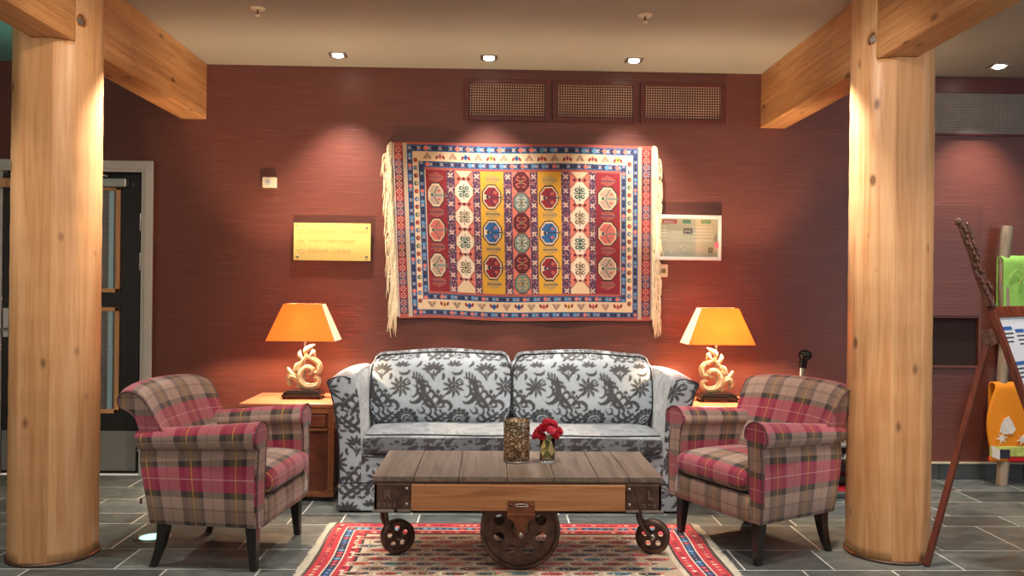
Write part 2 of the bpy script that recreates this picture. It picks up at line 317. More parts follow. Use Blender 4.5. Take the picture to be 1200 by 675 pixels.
# ------------------------------------------------------------------ mesh helpers
class MB:
    def __init__(s): s.v = []; s.f = []; s.uv = []; s.sm = []; s.mi = []
    def add(s, verts, faces, uvs=None, smooth=True, mi=0):
        b = len(s.v); s.v += [tuple(p) for p in verts]
        for i, f in enumerate(faces):
            s.f.append(tuple(b + k for k in f)); s.sm.append(smooth); s.mi.append(mi)
            if uvs: s.uv.append(uvs[i])
            else:
                pts = [Vector(verts[k]) for k in f]; n = (pts[1] - pts[0]).cross(pts[-1] - pts[0])
                ax = max(range(3), key=lambda q: abs(n[q]))
                s.uv.append([((p.y, p.z) if ax == 0 else (p.x, p.z) if ax == 1 else (p.x, p.y)) for p in pts])
        return s
    def box(s, c, size, rot=None, mi=0):
        hx, hy, hz = size[0] / 2, size[1] / 2, size[2] / 2
        vs = [Vector((x * hx, y * hy, z * hz)) for z in (-1, 1) for y in (-1, 1) for x in (-1, 1)]
        if rot is not None: vs = [rot @ v for v in vs]
        vs = [v + Vector(c) for v in vs]
        return s.add(vs, [(0, 2, 3, 1), (4, 5, 7, 6), (0, 1, 5, 4), (2, 6, 7, 3), (0, 4, 6, 2), (1, 3, 7, 5)], smooth=False, mi=mi)
    def box2(s, a, b, mi=0):
        return s.box([(p + q) / 2 for p, q in zip(a, b)], [abs(q - p) for p, q in zip(a, b)], mi=mi)
    def loft(s, rows, cu=False, cv=False, caps=False, smooth=True, uo=(0, 0), swap=False, mi=0):
        """rows[i][j]; u runs along j, v along i, UV in metres of arc length"""
        nr, nc = len(rows), len(rows[0]); rows = [[Vector(p) for p in r] for r in rows]
        mid = rows[nr // 2]; us = [0.0]
        for j in range(nc if cu else nc - 1): us.append(us[-1] + (mid[(j + 1) % nc] - mid[j]).length)
        mc = nc // 2; vs = [0.0]
        for i in range(nr if cv else nr - 1): vs.append(vs[-1] + (rows[(i + 1) % nr][mc] - rows[i][mc]).length)
        verts = [p for r in rows for p in r]; faces = []; uvs = []
        for i in range(nr if cv else nr - 1):
            for j in range(nc if cu else nc - 1):
                i2, j2 = (i + 1) % nr, (j + 1) % nc
                faces.append((i * nc + j, i * nc + j2, i2 * nc + j2, i2 * nc + j))
                q = [(us[j], vs[i]), (us[j + 1], vs[i]), (us[j + 1], vs[i + 1]), (us[j], vs[i + 1])]
                if swap: q = [(b, a) for a, b in q]
                uvs.append([(a + uo[0], b + uo[1]) for a, b in q])
        s.add(verts, faces, uvs, smooth, mi)
        if caps:
            for r in (list(reversed(rows[0])), rows[-1]): s.add(r, [tuple(range(len(r)))], smooth=False, mi=mi)
        return s
    def tube(s, pts, rad, n=8, caps=True, flat=1.0, upv=None, mi=0):
        pts = [Vector(p) for p in pts]; k = len(pts)
        rs = list(rad) if isinstance(rad, (list, tuple)) else [rad] * k
        if len(rs) != k: rs = list(np.interp(np.linspace(0, 1, k), np.linspace(0, 1, len(rs)), rs))
        rows = []; prev = None
        for i, p in enumerate(pts):
            d = (pts[min(i + 1, k - 1)] - pts[max(i - 1, 0)]).normalized()
            if upv is not None: a = Vector(upv); a = (a - d * a.dot(d)).normalized()
            elif prev is None:
                a = Vector((0, 0, 1)) if abs(d.z) < 0.9 else Vector((1, 0, 0)); a = (a - d * a.dot(d)).normalized()
            else: a = (prev - d * prev.dot(d)).normalized()
            prev = a; b = d.cross(a)
            rows.append([p + (a * math.cos(t) * flat + b * math.sin(t)) * rs[i] for t in [2 * PI * q / n for q in range(n)]])
        return s.loft(rows, cu=True, caps=caps, mi=mi)
    def lathe(s, prof, c=(0, 0, 0), n=24, ax='Z', caps=True, mi=0):
        rows = []
        for r, z in prof:
            row = []
            for q in range(n):
                t = 2 * PI * q / n; x, y = r * math.cos(t), r * math.sin(t)
                p = (x, y, z) if ax == 'Z' else (x, z, y) if ax == 'Y' else (z, x, y)
                row.append(Vector(p) + Vector(c))
            if ax == 'Y': row.reverse()
            rows.append(row)
        return s.loft(rows, cu=True, caps=caps, mi=mi)
    def prism(s, poly, a, b, ax='Y', mi=0, smooth=False):
        """poly in the plane across ax, extruded a..b"""
        def P(p, t): return {'Y': (p[0], t, p[1]), 'X': (t, p[0], p[1]), 'Z': (p[0], p[1], t)}[ax]
        r0 = [P(p, a) for p in poly]; r1 = [P(p, b) for p in poly]
        s.loft([r0, r1], cu=True, caps=True, smooth=smooth, mi=mi); return s
    def build(s, name, mat, parent=None, loc=(0, 0, 0), rotz=0.0, bevel=0.0, subd=0, wn=False):
        me = bpy.data.meshes.new(name); me.from_pydata(s.v, [], s.f); me.update()
        uvl = me.uv_layers.new(name='UVMap'); flat = [c for f in s.uv for p in f for c in p]
        uvl.data.foreach_set('uv', flat)
        me.polygons.foreach_set('use_smooth', s.sm)
        for m in (mat if isinstance(mat, (list, tuple)) else [mat]): me.materials.append(M[m] if isinstance(m, str) else m)
        me.polygons.foreach_set('material_index', s.mi)
        bm = bmesh.new(); bm.from_mesh(me); bmesh.ops.recalc_face_normals(bm, faces=bm.faces); bm.to_mesh(me); bm.free()
        o = bpy.data.objects.new(name, me); COL.objects.link(o); o.location = loc; o.rotation_euler.z = rotz
        if parent is not None: o.parent = parent
        if bevel:
            m = o.modifiers.new('bevel', 'BEVEL'); m.width = bevel; m.segments = 2; m.limit_method = 'ANGLE'; m.angle_limit = R(40)
            m.harden_normals = False
        if subd:
            m = o.modifiers.new('subd', 'SUBSURF'); m.levels = subd; m.render_levels = subd
        return o
def tag(o, label=None, cat=None, group=None, kind=None):
    if label: o['label'] = label
    if cat: o['category'] = cat
    if group: o['group'] = group
    if kind: o['kind'] = kind
    return o
def thing(name, label, cat, loc=(0, 0, 0), rotz=0.0, group=None, kind=None):
    o = bpy.data.objects.new(name, None); o.empty_display_size = 0.1; COL.objects.link(o); o.location = loc; o.rotation_euler.z = rotz
    return tag(o, label, cat, group, kind)
def copy_tree(o, parent=None):
    c = o.copy(); COL.objects.link(c)
    if parent is not None: c.parent = parent
    for ch in o.children: copy_tree(ch, c)
    return c
def catmull(P, n=6, closed=False):
    P = [Vector(p) for p in P]; out = []; k = len(P)
    for i in range(k if closed else k - 1):
        g = lambda q: P[q % k] if closed else P[min(max(q, 0), k - 1)]
        a, b, c, d = g(i - 1), g(i), g(i + 1), g(i + 2)
        for j in range(n):
            t = j / n
            out.append(0.5 * ((2 * b) + (c - a) * t + (2 * a - 5 * b + 4 * c - d) * t * t + (3 * b - a - 3 * c + d) * t ** 3))
    if not closed: out.append(P[-1])
    return out
def resample(P, n, closed=False):
    P = [Vector(p) for p in P]; Q = P + ([P[0]] if closed else [])
    L = [0]
    for i in range(len(Q) - 1): L.append(L[-1] + (Q[i + 1] - Q[i]).length)
    out = []; m = n if closed else n - 1
    for k in range(n):
        t = L[-1] * k / m; i = 0
        while i < len(L) - 2 and L[i + 1] < t: i += 1
        f = (t - L[i]) / max(1e-9, L[i + 1] - L[i]); out.append(Q[i].lerp(Q[i + 1], f))
    return out
def text_mesh(txt, size, depth, mat, name, parent, loc, rot, shear=0.0, align='CENTER'):
    cu = bpy.data.curves.new('lettering', 'FONT'); cu.body = txt; cu.size = size; cu.extrude = depth; cu.shear = shear; cu.align_x = align
    cu.offset = size * 0.012
    to = bpy.data.objects.new('lettering', cu); COL.objects.link(to)
    dg = bpy.context.evaluated_depsgraph_get(); me = bpy.data.meshes.new_from_object(to.evaluated_get(dg))
    bpy.data.objects.remove(to)
    me.materials.clear(); me.materials.append(M[mat])
    o = bpy.data.objects.new(name, me); COL.objects.link(o); o.parent = parent; o.location = loc; o.rotation_euler = rot
    return o

# ------------------------------------------------------------------ 2-D raster helper for woven patterns
class Cv:
    def __init__(s, w, h, c): s.w, s.h = w, h; s.a = np.zeros((h, w, 3), np.float32); s.a[:] = c
    def rect(s, x0, y0, x1, y1, c):
        s.a[max(0, int(round(y0))):max(0, int(round(y1))), max(0, int(round(x0))):max(0, int(round(x1)))] = c
    def poly(s, P, c):
        P = np.array(P, float); x0, y0 = np.floor(P.min(0)).astype(int); x1, y1 = np.ceil(P.max(0)).astype(int) + 1
        x0, y0 = max(0, x0), max(0, y0); x1, y1 = min(s.w, x1), min(s.h, y1)
        if x1 <= x0 or y1 <= y0: return
        X, Y = np.meshgrid(np.arange(x0, x1) + .5, np.arange(y0, y1) + .5); ins = np.zeros(X.shape, bool)
        n = len(P)
        for i in range(n):
            ax, ay = P[i]; bx, by = P[(i + 1) % n]
            if ay == by: continue
            cnd = ((ay > Y) != (by > Y)) & (X < (bx - ax) * (Y - ay) / (by - ay) + ax); ins ^= cnd
        s.a[y0:y1, x0:x1][ins] = c
    def ell(s, cx, cy, rx, ry, c, rot=0.0, n=18):
        cr, sr = math.cos(rot), math.sin(rot)
        s.poly([(cx + rx * math.cos(t) * cr - ry * math.sin(t) * sr, cy + rx * math.cos(t) * sr + ry * math.sin(t) * cr) for t in [2 * PI * k / n for k in range(n)]], c)
    def stroke(s, P, w, c):
        P = [Vector((p[0], p[1], 0)) for p in P]; L, Rr = [], []; k = len(P)
        for i, p in enumerate(P):
            d = (P[min(i + 1, k - 1)] - P[max(i - 1, 0)]).normalized(); nn = Vector((-d.y, d.x, 0))
            ww = (w[i] if isinstance(w, (list, tuple)) else w) / 2
            L.append((p + nn * ww)[:2]); Rr.append((p - nn * ww)[:2])
        s.poly(L + Rr[::-1], c)
L3 = lambda r, g, b: np.array([lin(r), lin(g), lin(b)], np.float32)

# damask tile: 1 = dark velvet figure. 0.335 m wide, 0.50 m high, 2 mm cells
TW, TH = 165, 212
tile = Cv(TW * 3, TH * 3, 0.0)
def dmotif(ox, oy):
    K = 0.53
    def E(x, y, a, b, rot=0.0, c=1.0): tile.ell(ox + x * K, oy + y * K, a * K, b * K, c, rot)
    def S(P, w, c=1.0, taper=1.0):
        P2 = [(q.x * K + ox, q.y * K + oy) for q in catmull([(a, b, 0) for a, b in P], 6)]; n = len(P2)
        tile.stroke(P2, [w * 0.84 * K * (0.12 + 1.0 * math.sin(PI * min(0.97, (i + .7) / n)) ** taper) for i in range(n)], c)
    # daisy with an open ring beside it
    cx, cy = 190, 212
    for k in range(10):
        a = 2 * PI * k / 10 + 0.25; r = 40
        S([(cx + 12 * math.cos(a), cy + 12 * math.sin(a)), (cx + r * math.cos(a + .08), cy + r * math.sin(a + .08)), (cx + (r + 26) * math.cos(a), cy + (r + 24) * math.sin(a))], 18)
    E(cx, cy, 12, 12); E(cx + 36, cy + 28, 21, 18); E(cx + 38, cy + 28, 12, 10, 0, 0.0); E(cx + 40, cy + 28, 6, 5)
    S([(cx - 8, cy - 8), (146, 168), (112, 130), (98, 96)], 12, 1.0, 0.4)
    # curling leaves at the fork
    S([(96, 92), (116, 124), (150, 126), (176, 104), (172, 80), (154, 76)], 24); S([(100, 88), (130, 96), (150, 92)], 14)
    E(100, 182, 13, 12); E(96, 158, 9, 8); E(120, 158, 8, 11, 0.4); E(80, 172, 7, 7)
    # long acanthus branch, thick rib, hooked lobes either side
    S([(96, 70), (70, 112), (40, 148), (14, 186), (2, 226), (10, 256)], 30, 1.0, 0.5)
    for (x, y, k) in ((84, 100, 1.15), (60, 132, 1.1), (34, 162, 1.0), (16, 196, .85), (8, 226, .7)):
        S([(x, y), (x + 16 * k, y + 20 * k), (x + 34 * k, y + 22 * k), (x + 44 * k, y + 6 * k), (x + 36 * k, y - 4 * k)], 20 * k)
        S([(x - 6, y - 8), (x - 26 * k, y - 2 * k), (x - 44 * k, y + 8 * k), (x - 50 * k, y + 26 * k), (x - 42 * k, y + 32 * k)], 20 * k)
    # crescent plume with feathered rim
    S([(250, 268), (288, 254), (318, 218), (324, 172), (302, 132), (268, 116), (244, 128)], 34)
    S([(262, 222), (286, 204), (288, 172), (268, 152), (250, 160)], 14)
    for k in range(10):
        a = 1.7 - 2.7 * k / 9; x, y = 276 + 46 * math.cos(a), 194 + 68 * math.sin(a); S([(x, y), (x + 14 * math.cos(a) - 2, y + 14 * math.sin(a) + 8), (x + 18 * math.cos(a) - 6, y + 22 * math.sin(a) + 20)], 15)
    # rose with open rings
    cx, cy = 226, 22
    for k in range(9):
        a = -0.35 + (PI + .7) * k / 8; S([(cx + 40 * math.cos(a), cy + 38 * math.sin(a)), (cx + 56 * math.cos(a), cy + 54 * math.sin(a)), (cx + 70 * math.cos(a), cy + 68 * math.sin(a))], 28)
    E(cx, cy, 44, 40); E(cx, cy - 2, 36, 32, 0, 0.0); E(cx + 2, cy - 4, 29, 25); E(cx + 3, cy - 7, 21, 17, 0, 0.0); E(cx + 4, cy - 9, 14, 11)
    # snake curl
    S([(-24, 84), (-4, 58), (18, 62), (16, 84), (0, 92)], 15); S([(18, 64), (40, 44), (60, 58), (58, 84), (40, 92)], 15); S([(6, 96), (18, 118), (34, 124)], 11)
    # leafy spray to the lower left of the rose
    S([(40, -30), (70, 4), (110, 30), (150, 62)], 24, 1.0, 0.5)
    for (x, y, k) in ((64, -4, 1.1), (90, 18, 1.1), (118, 36, 1.0), (140, 54, .8)):
        S([(x, y), (x - 22 * k, y + 8 * k), (x - 34 * k, y + 26 * k), (x - 24 * k, y + 36 * k)], 20 * k)
        S([(x + 4, y), (x + 20 * k, y - 12 * k), (x + 38 * k, y - 8 * k), (x + 44 * k, y + 6 * k)], 20 * k)
    # lotus
    cx, cy = 70, 316
    for k in range(7):
        a = 0.05 + (PI - 0.1) * k / 6; S([(cx + 8 * math.cos(a), cy - 6 + 6 * math.sin(a)), (cx + 38 * math.cos(a), cy + 28 * math.sin(a) - 4), (cx + 70 * math.cos(a), cy + 48 * math.sin(a))], 20)
    S([(cx - 48, cy - 14), (cx - 18, cy - 28), (cx, cy - 54), (cx + 6, cy - 72)], 17); S([(cx + 48, cy - 14), (cx + 20, cy - 26), (cx + 6, cy - 52)], 15); S([(cx, cy - 8), (cx + 2, cy - 40)], 12)
    # second bud and half moons
    for k in range(5): a = 0.2 + (PI - .4) * k / 4; S([(196 + 6 * math.cos(a), 336), (196 + 26 * math.cos(a), 340 + 16 * math.sin(a)), (196 + 46 * math.cos(a), 342 + 34 * math.sin(a))], 19)
    S([(176, 300), (200, 286), (232, 294), (240, 316)], 20); S([(124, 250), (132, 274), (126, 292)], 20); S([(276, 330), (300, 346), (306, 372)], 18); S([(120, 388), (150, 380), (168, 392)], 16)
for i in range(-1, 4):
    for j in range(-1, 4): dmotif(i * TW, j * TH)
DT = tile.a[TH:2 * TH, TW:2 * TW, 0]
def paint_uv(o, fn, ox=0.0, oy=0.0):
    me = o.data; n = len(me.loops); uv = np.zeros(n * 2, np.float32); me.uv_layers[0].data.foreach_get('uv', uv); uv = uv.reshape(-1, 2)
    c = fn(uv[:, 0] + ox, uv[:, 1] + oy); out = np.ones((n, 4), np.float32); out[:, :3] = c
    at = me.color_attributes.new('Col', 'FLOAT_COLOR', 'CORNER'); at.data.foreach_set('color', out.ravel()); return o
def damask_fn(u, v):
    x = (u / 0.002) % TW; y = (v / 0.002) % TH
    x0 = np.floor(x - .5); y0 = np.floor(y - .5); fx = x - .5 - x0; fy = y - .5 - y0
    g = lambda a, b: DT[(b.astype(int)) % TH, (a.astype(int)) % TW]
    r = g(x0, y0) * (1 - fx) * (1 - fy) + g(x0 + 1, y0) * fx * (1 - fy) + g(x0, y0 + 1) * (1 - fx) * fy + g(x0 + 1, y0 + 1) * fx * fy
    return np.repeat(r[:, None], 3, 1)

# ------------------------------------------------------------------ room shell
WY = 5.57; CZ = 2.8
def build_floor():
    b = MB(); b.box2((-5.5, -1.5, -0.06), (5.5, WY, -0.0012), mi=1)
    rnd = random.Random(3); ys = [5.57]; pat = [0.32, 0.29, 0.31, 0.2, 0.42, 0.29]; k = 0
    while ys[-1] > -1.4: ys.append(ys[-1] - pat[k % 6]); k += 1
    tones = []; nf0 = len(b.f)
    for i in range(len(ys) - 1):
        y1, y0 = ys[i], ys[i + 1]; x = -5.5 + rnd.random() * 0.3
        L = 0.62 if (y1 - y0) > 0.25 else 0.42
        while x < 5.5:
            w = L * rnd.choice((1, 1, 1, 0.68)); x1 = min(x + w, 5.5); g = 0.0046
            b.add([(x + g, y0 + g, 0), (x1 - g, y0 + g, 0), (x1 - g, y1 - g, 0), (x + g, y1 - g, 0)], [(0, 1, 2, 3)], smooth=False)
            b.add([(x + g, y0 + g, 0), (x1 - g, y0 + g, 0), (x1 - g, y0 + g, -0.004), (x + g, y0 + g, -0.004)], [(0, 1, 2, 3)], smooth=False)
            tn = rnd.random(); tones += [tn, tn]; x = x1
    o = b.build('floor', ['slate', 'grout'])
    at = o.data.attributes.new('tone', 'FLOAT', 'FACE'); at.data.foreach_set('value', [0.5] * nf0 + tones)
    tag(o, kind='structure')
build_floor()
tag(MB().box2((-1.97, -1.5, CZ), (5.5, WY + 0.1, CZ + 0.1)).build('ceiling', 'ceiling'), kind='structure')
tag(MB().box2((-5.5, -1.5, CZ), (-1.97, WY + 0.1, CZ + 0.1)).build('ceiling', 'ceiling_teal'), kind='structure')
# back wall with an opening for the door
DX0, DX1, DZ = -3.33, -2.36, 2.06
b = MB(); b.box2((DX1, WY, 0), (5.5, WY + 0.12, CZ)); b.box2((-5.5, WY, 0), (DX0, WY + 0.12, CZ)); b.box2((DX0, WY, DZ), (DX1, WY + 0.12, CZ))
tag(b.build('wall_back', 'wall'), kind='structure')
tag(MB().box2((5.5, 2.6, 0), (5.62, WY + 0.12, CZ)).build('wall_right', 'wall'), kind='structure')
tag(MB().box2((-5.62, 2.6, 0), (-5.5, WY + 0.12, CZ)).build('wall_left', 'wall'), kind='structure')
b = MB()
x = DX1 + 0.09
while x < 5.5:
    x1 = min(x + 0.6, 5.5); b.box2((x + 0.002, WY - 0.012, 0), (x1 - 0.002, WY, 0.11)); x = x1
tag(b.build('baseboard_back', 'kick_tile', bevel=0.002), kind='structure')
tag(MB().box2((DX1 + 0.09, WY - 0.016, 0.11), (5.5, WY, 0.122)).build('trim_1', 'cream_strip'), kind='structure')
tag(MB().box2((2.78, WY - 0.03, 2.70), (5.5, WY, 2.795)).build('trim_2', 'vent_frame'), kind='structure')

# timber beams running into the wall and the columns that carry them
def beam(x0, x1):
    return MB().box2((x0, -0.5, 2.425), (x1, WY, CZ)).build('trim_beam', 'beam', bevel=0.006)
def cut(o, cutter):
    m = o.modifiers.new('c', 'BOOLEAN'); m.operation = 'DIFFERENCE'; m.solver = 'EXACT'; m.object = cutter
    dg = bpy.context.evaluated_depsgraph_get(); me = bpy.data.meshes.new_from_object(o.evaluated_get(dg)); o.modifiers.clear()
    o.data = me; bpy.data.objects.remove(cutter)
def column(cx, cy, bx0, bx1, hole_ang, label):
    t = thing('timber_column', label, 'column', (cx, cy, 0), 0, 'timber columns')
    prof = []
    n = 72; r = 0.192; rnd = random.Random(int(cx * 10))
    for k in range(n):
        a = 2 * PI * k / n; x, y = r * math.cos(a), r * math.sin(a); y = max(y, -0.179); prof.append((x, y))
    rows = []
    for i in range(57):
        z = 0.012 + (CZ - 0.015) * i / 56; sc = 1.0 + 0.012 * (1 - i / 56) + 0.004 * math.sin(i * 1.7)
        rows.append([(x * sc, y * sc, z) for x, y in prof])
    sh = MB().loft(rows, cu=True, caps=True).build('shaft', ['column', 'planed_shaded'], t)
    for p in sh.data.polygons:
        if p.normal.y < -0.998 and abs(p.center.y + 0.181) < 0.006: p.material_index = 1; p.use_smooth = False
    # bolt hole
    d = Vector((math.cos(hole_ang), math.sin(hole_ang), 0))
    p0 = Vector((cx, cy, 2.53)) + d * 0.12; p1 = Vector((cx, cy, 2.53)) + d * 0.3
    c = MB().tube([p0, p1], 0.031, 20).build('cutter', 'column'); sh.parent = None; sh.location = (cx, cy, 0); bpy.context.view_layer.update()
    cut(sh, c)
    c2 = MB().box2((bx0 - 0.001, cy - 0.5, 2.423), (bx1 + 0.001, cy + 0.5, 2.9)).build('cutter', 'column'); bpy.context.view_layer.update(); cut(sh, c2)
    sh.location = (0, 0, 0); sh.parent = t
    q = d * 0.12
    tag(MB().tube([q + Vector((0, 0, 2.53)), q + d * 0.055 + Vector((0, 0, 2.53))], 0.018, 6).build('bolt', 'silver', t), 'steel bolt head in a round hole')
    tag(MB().lathe([(0.19, 0), (0.203, 0), (0.203, 0.012), (0.19, 0.014)], n=64).build('base_ring', 'iron', t), 'dark metal ring at the foot')
    return t
bl = tag(beam(-2.12, -1.945), 'pale glued timber beam on the left column running into the wall', 'beam', 'ceiling beams'); bl.name = 'ceiling_beam'
br_ = tag(beam(1.855, 2.03), 'pale glued timber beam on the right column running into the wall', 'beam', 'ceiling beams'); br_.name = 'ceiling_beam'
column(-2.085, 3.95, -2.12, -1.945, R(-32), 'round pale pine column on the left, in front of the black door')
column(1.992, 4.0, 1.855, 2.03, R(214), 'round pale pine column on the right, beside the easel leg')

# door_1 with frame, glazed leaf and fittings
def door():
    t = thing('door_1', None, None, ((DX0 + DX1) / 2, WY, 0), 0, kind='structure'); w = (DX1 - DX0) / 2
    b = MB()
    for s in (-1, 1):
        b.box2((s * (w - 0.005), -0.03, 0), (s * (w + 0.065), -0.001, DZ - 0.005)); b.box2((s * (w + 0.02), -0.042, 0), (s * (w + 0.075), -0.03, DZ + 0.015)); b.box2((s * (w - 0.02), -0.001, 0), (s * w, 0.07, DZ))
    b.box2((-w - 0.065, -0.03, DZ - 0.005), (w + 0.065, -0.001, DZ + 0.06)); b.box2((-w - 0.075, -0.042, DZ + 0.015), (w + 0.075, -0.03, DZ + 0.07))
    tag(b.build('frame', 'white_paint', t, bevel=0.003), 'white door frame')
    b = MB(); x0, x1 = -w + 0.022, w - 0.03; px0, px1 = x0 + 0.06, x1 - 0.13
    zs = ((0.42, 1.14), (1.24, 1.96))
    b.box2((x0, 0.01, 0.01), (px0, 0.06, DZ - 0.02)); b.box2((px1, 0.01, 0.01), (x1, 0.06, DZ - 0.02))
    for z0, z1 in ((0.01, 0.42), (1.14, 1.24), (1.96, DZ - 0.02)): b.box2((px0, 0.01, z0), (px1, 0.06, z1))
    tag(b.build('leaf', 'door_black', t), 'black door leaf')
    b = MB(); b.box2((-w, 0.07, 0), (w, 0.12, DZ)); b.build('backing', 'door_black', t)
    for z0, z1 in zs:
        b = MB(); e = 0.028
        b.box2((px0, -0.005, z0), (px0 + e, 0.03, z1)); b.box2((px1 - e, -0.005, z0), (px1, 0.03, z1))
        b.box2((px0, -0.005, z0), (px1, 0.03, z0 + e)); b.box2((px0, -0.005, z1 - e), (px1, 0.03, z1))
        tag(b.build('glazing_bead', 'trim_wood', t, bevel=0.003), 'pale wood glazing bead')
        p = MB().box2((px0 + e, 0.015, z0 + e), (px1 - e, 0.025, z1 - e)).build('glass_pane', 'pane', t)
        MB().box2((px1 - e - 0.05, 0.009, z0 + e), (px1 - e - 0.018, 0.014, z1 - e)).build('light_strip', 'pane_edge', p)
        MB().box2((px0 + e, 0.009, z0 + e), (px0 + e + 0.03, 0.014, z1 - e)).build('light_strip', 'pane_edge', p)
    tag(MB().box2((x0 + 0.01, 0.002, 0.03), (x1 - 0.01, 0.012, 0.30)).build('kick_plate', 'steel_plate', t, bevel=0.002), 'grey steel kick plate')
    for z in (0.22, 1.45, 1.72): MB().lathe([(0.008, -0.06), (0.009, -0.055), (0.009, 0.055), (0.008, 0.06)], (w - 0.02, -0.004, z), 12).build('hinge', 'silver', t)
    h = MB().box2((x0 + 0.012, -0.002, 0.93), (x0 + 0.05, 0.012, 1.13)).build('handle_plate', 'silver', t, bevel=0.003)
    MB().tube(catmull([(x0 + 0.03, 0, 0.985), (x0 + 0.03, -0.045, 0.985), (x0 + 0.05, -0.05, 0.985), (x0 + 0.15, -0.05, 0.983)]), 0.009, 10).build('lever', 'silver', h)
    c = tag(MB().box2((w - 0.33, -0.055, DZ - 0.11), (w - 0.10, 0.005, DZ - 0.05)).build('closer', 'silver', t, bevel=0.006), 'grey door closer box')
    MB().tube([(w - 0.22, -0.06, DZ - 0.04), (w - 0.34, -0.10, DZ - 0.01), (w - 0.5, -0.04, DZ + 0.005)], 0.008, 8).build('closer_arm', 'silver', c)
    tag(MB().box2((-w + 0.03, -0.06, DZ - 0.12), (-w + 0.12, 0.005, DZ - 0.06)).build('hold_magnet', 'trim_wood', t, bevel=0.006), 'pale wood-coloured box at the door head')
door()

# ------------------------------------------------------------------ ceiling fittings
DL = [(-1.006, 5.28, 'square recessed downlight nearest the left beam'), (-0.028, 5.28, 'square recessed downlight in the middle, above the hanging carpet'),
      (0.92, 5.28, 'square recessed downlight above the middle wall grille'), (3.335, 5.26, 'square recessed downlight right of the right column')]
proto = None
for x, y, lb in DL:
    if proto is None:
        t = thing('downlight', lb, 'downlight', (x, y, CZ), 0, 'recessed downlights')
        b = MB(); s0, s1 = 0.035, 0.055
        for a, c in (((-s1, -s1), (s1, -s0)), ((-s1, s0), (s1, s1)), ((-s1, -s0), (-s0, s0)), ((s0, -s0), (s1, s0))):
            b.box2((a[0], a[1], -0.006), (c[0], c[1], 0))
        b.build('bezel', 'silver', t, bevel=0.001)
        MB().lathe([(0.030, -0.004), (0.034, -0.012), (0.022, -0.016), (0.001, -0.017)], n=20).build('lamp_face', 'lamp_glow', t)
        proto = t; o = t
    else: o = copy_tree(proto)
    o.location = (x, y, CZ); o['label'] = lb
proto = None
for x, y, lb in ((-1.279, 4.43, 'round white ceiling sprinkler near the left beam'), (0.828, 4.417, 'round white ceiling sprinkler toward the right beam')):
    if proto is None:
        t = thing('sprinkler', lb, 'sprinkler', (x, y, CZ), 0, 'ceiling sprinklers')
        MB().lathe([(0.001, -0.008), (0.034, -0.007), (0.04, 0)], n=24).build('rosette', 'cream_plastic', t)
        MB().lathe([(0.006, -0.035), (0.006, -0.006)], n=10).build('stem', 'rust', t)
        MB().lathe([(0.001, -0.042), (0.013, -0.040), (0.013, -0.034), (0.001, -0.034)], n=12).build('deflector', 'cream_plastic', t)
        proto = t; o = t
    else: o = copy_tree(proto)
    o.location = (x, y, CZ); o['label'] = lb

# ------------------------------------------------------------------ wall fittings
def frame_bars(b, x0, x1, z0, z1, w, y0, y1):
    b.box2((x0, y0, z0), (x0 + w, y1, z1)); b.box2((x1 - w, y0, z0), (x1, y1, z1))
    b.box2((x0 + w, y0, z0), (x1 - w, y1, z0 + w)); b.box2((x0 + w, y0, z1 - w), (x1 - w, y1, z1)); return b
vp = None
for x0, lb in ((-0.195, 'dark red wall grille, left of the three under the ceiling'), (0.41, 'dark red wall grille, middle of the three under the ceiling'), (1.015, 'dark red wall grille, right of the three under the ceiling')):
    if vp is None:
        t = thing('wall_grille', lb, 'grille', (x0, WY, 2.445), 0, 'wall grilles under the ceiling')
        frame_bars(MB(), 0, 0.59, 0, 0.285, 0.032, -0.022, 0).build('grille_frame', 'vent_frame', t, bevel=0.003)
        MB().box2((0.032, -0.012, 0.032), (0.558, -0.004, 0.253)).build('mesh_panel', 'vent', t)
        vp = t; o = t
    else: o = copy_tree(vp)
    o.location = (x0, WY, 2.445); o['label'] = lb
t = thing('wall_grille', 'wide grey mesh panel high on the wall right of the right column', 'grille', (2.78, WY, 2.395))
frame_bars(MB(), 0, 2.0, 0, 0.305, 0.012, -0.03, 0).build('grille_frame', 'vent_frame', t)
MB().box2((0.012, -0.02, 0.012), (1.988, -0.004, 0.293)).build('mesh_panel', 'grey_mesh', t)

t = thing('wall_cabinet', 'dark red wall hatch with a sunken niche below, behind the right column', 'cabinet', (2.53, WY, 0.78))
b = MB(); b.box2((0, -0.035, 0.345), (0.87, 0, 1.15)); b.box2((0, -0.035, 0), (0.03, 0, 0.345)); b.box2((0.855, -0.035, 0), (0.87, 0, 0.345)); b.box2((0.03, -0.035, 0), (0.855, 0, 0.014))
b.build('surround', 'wall', t, bevel=0.002)
MB().box2((0.015, -0.045, 0.36), (0.855, -0.035, 1.13)).build('door', 'wall', t, bevel=0.003)
tag(MB().box2((0.03, -0.006, 0.014), (0.855, 0, 0.345)).build('niche_back', 'niche', t), 'black back of the niche')

t = thing('thermostat', 'small cream wall thermostat above the brass sign', 'thermostat', (-1.51, WY, 2.0))
MB().box2((-0.047, -0.03, -0.035), (0.047, 0, 0.035)).build('housing', 'cream_plastic', t, bevel=0.004)
MB().lathe([(0.022, -0.034), (0.022, -0.028)], (-0.008, 0, 0), 20, 'Y').build('dial', 'white_paint', t)
MB().box2((-0.012, -0.037, -0.002), (0.0, -0.033, 0.006)).build('pointer', 'steel_plate', t)

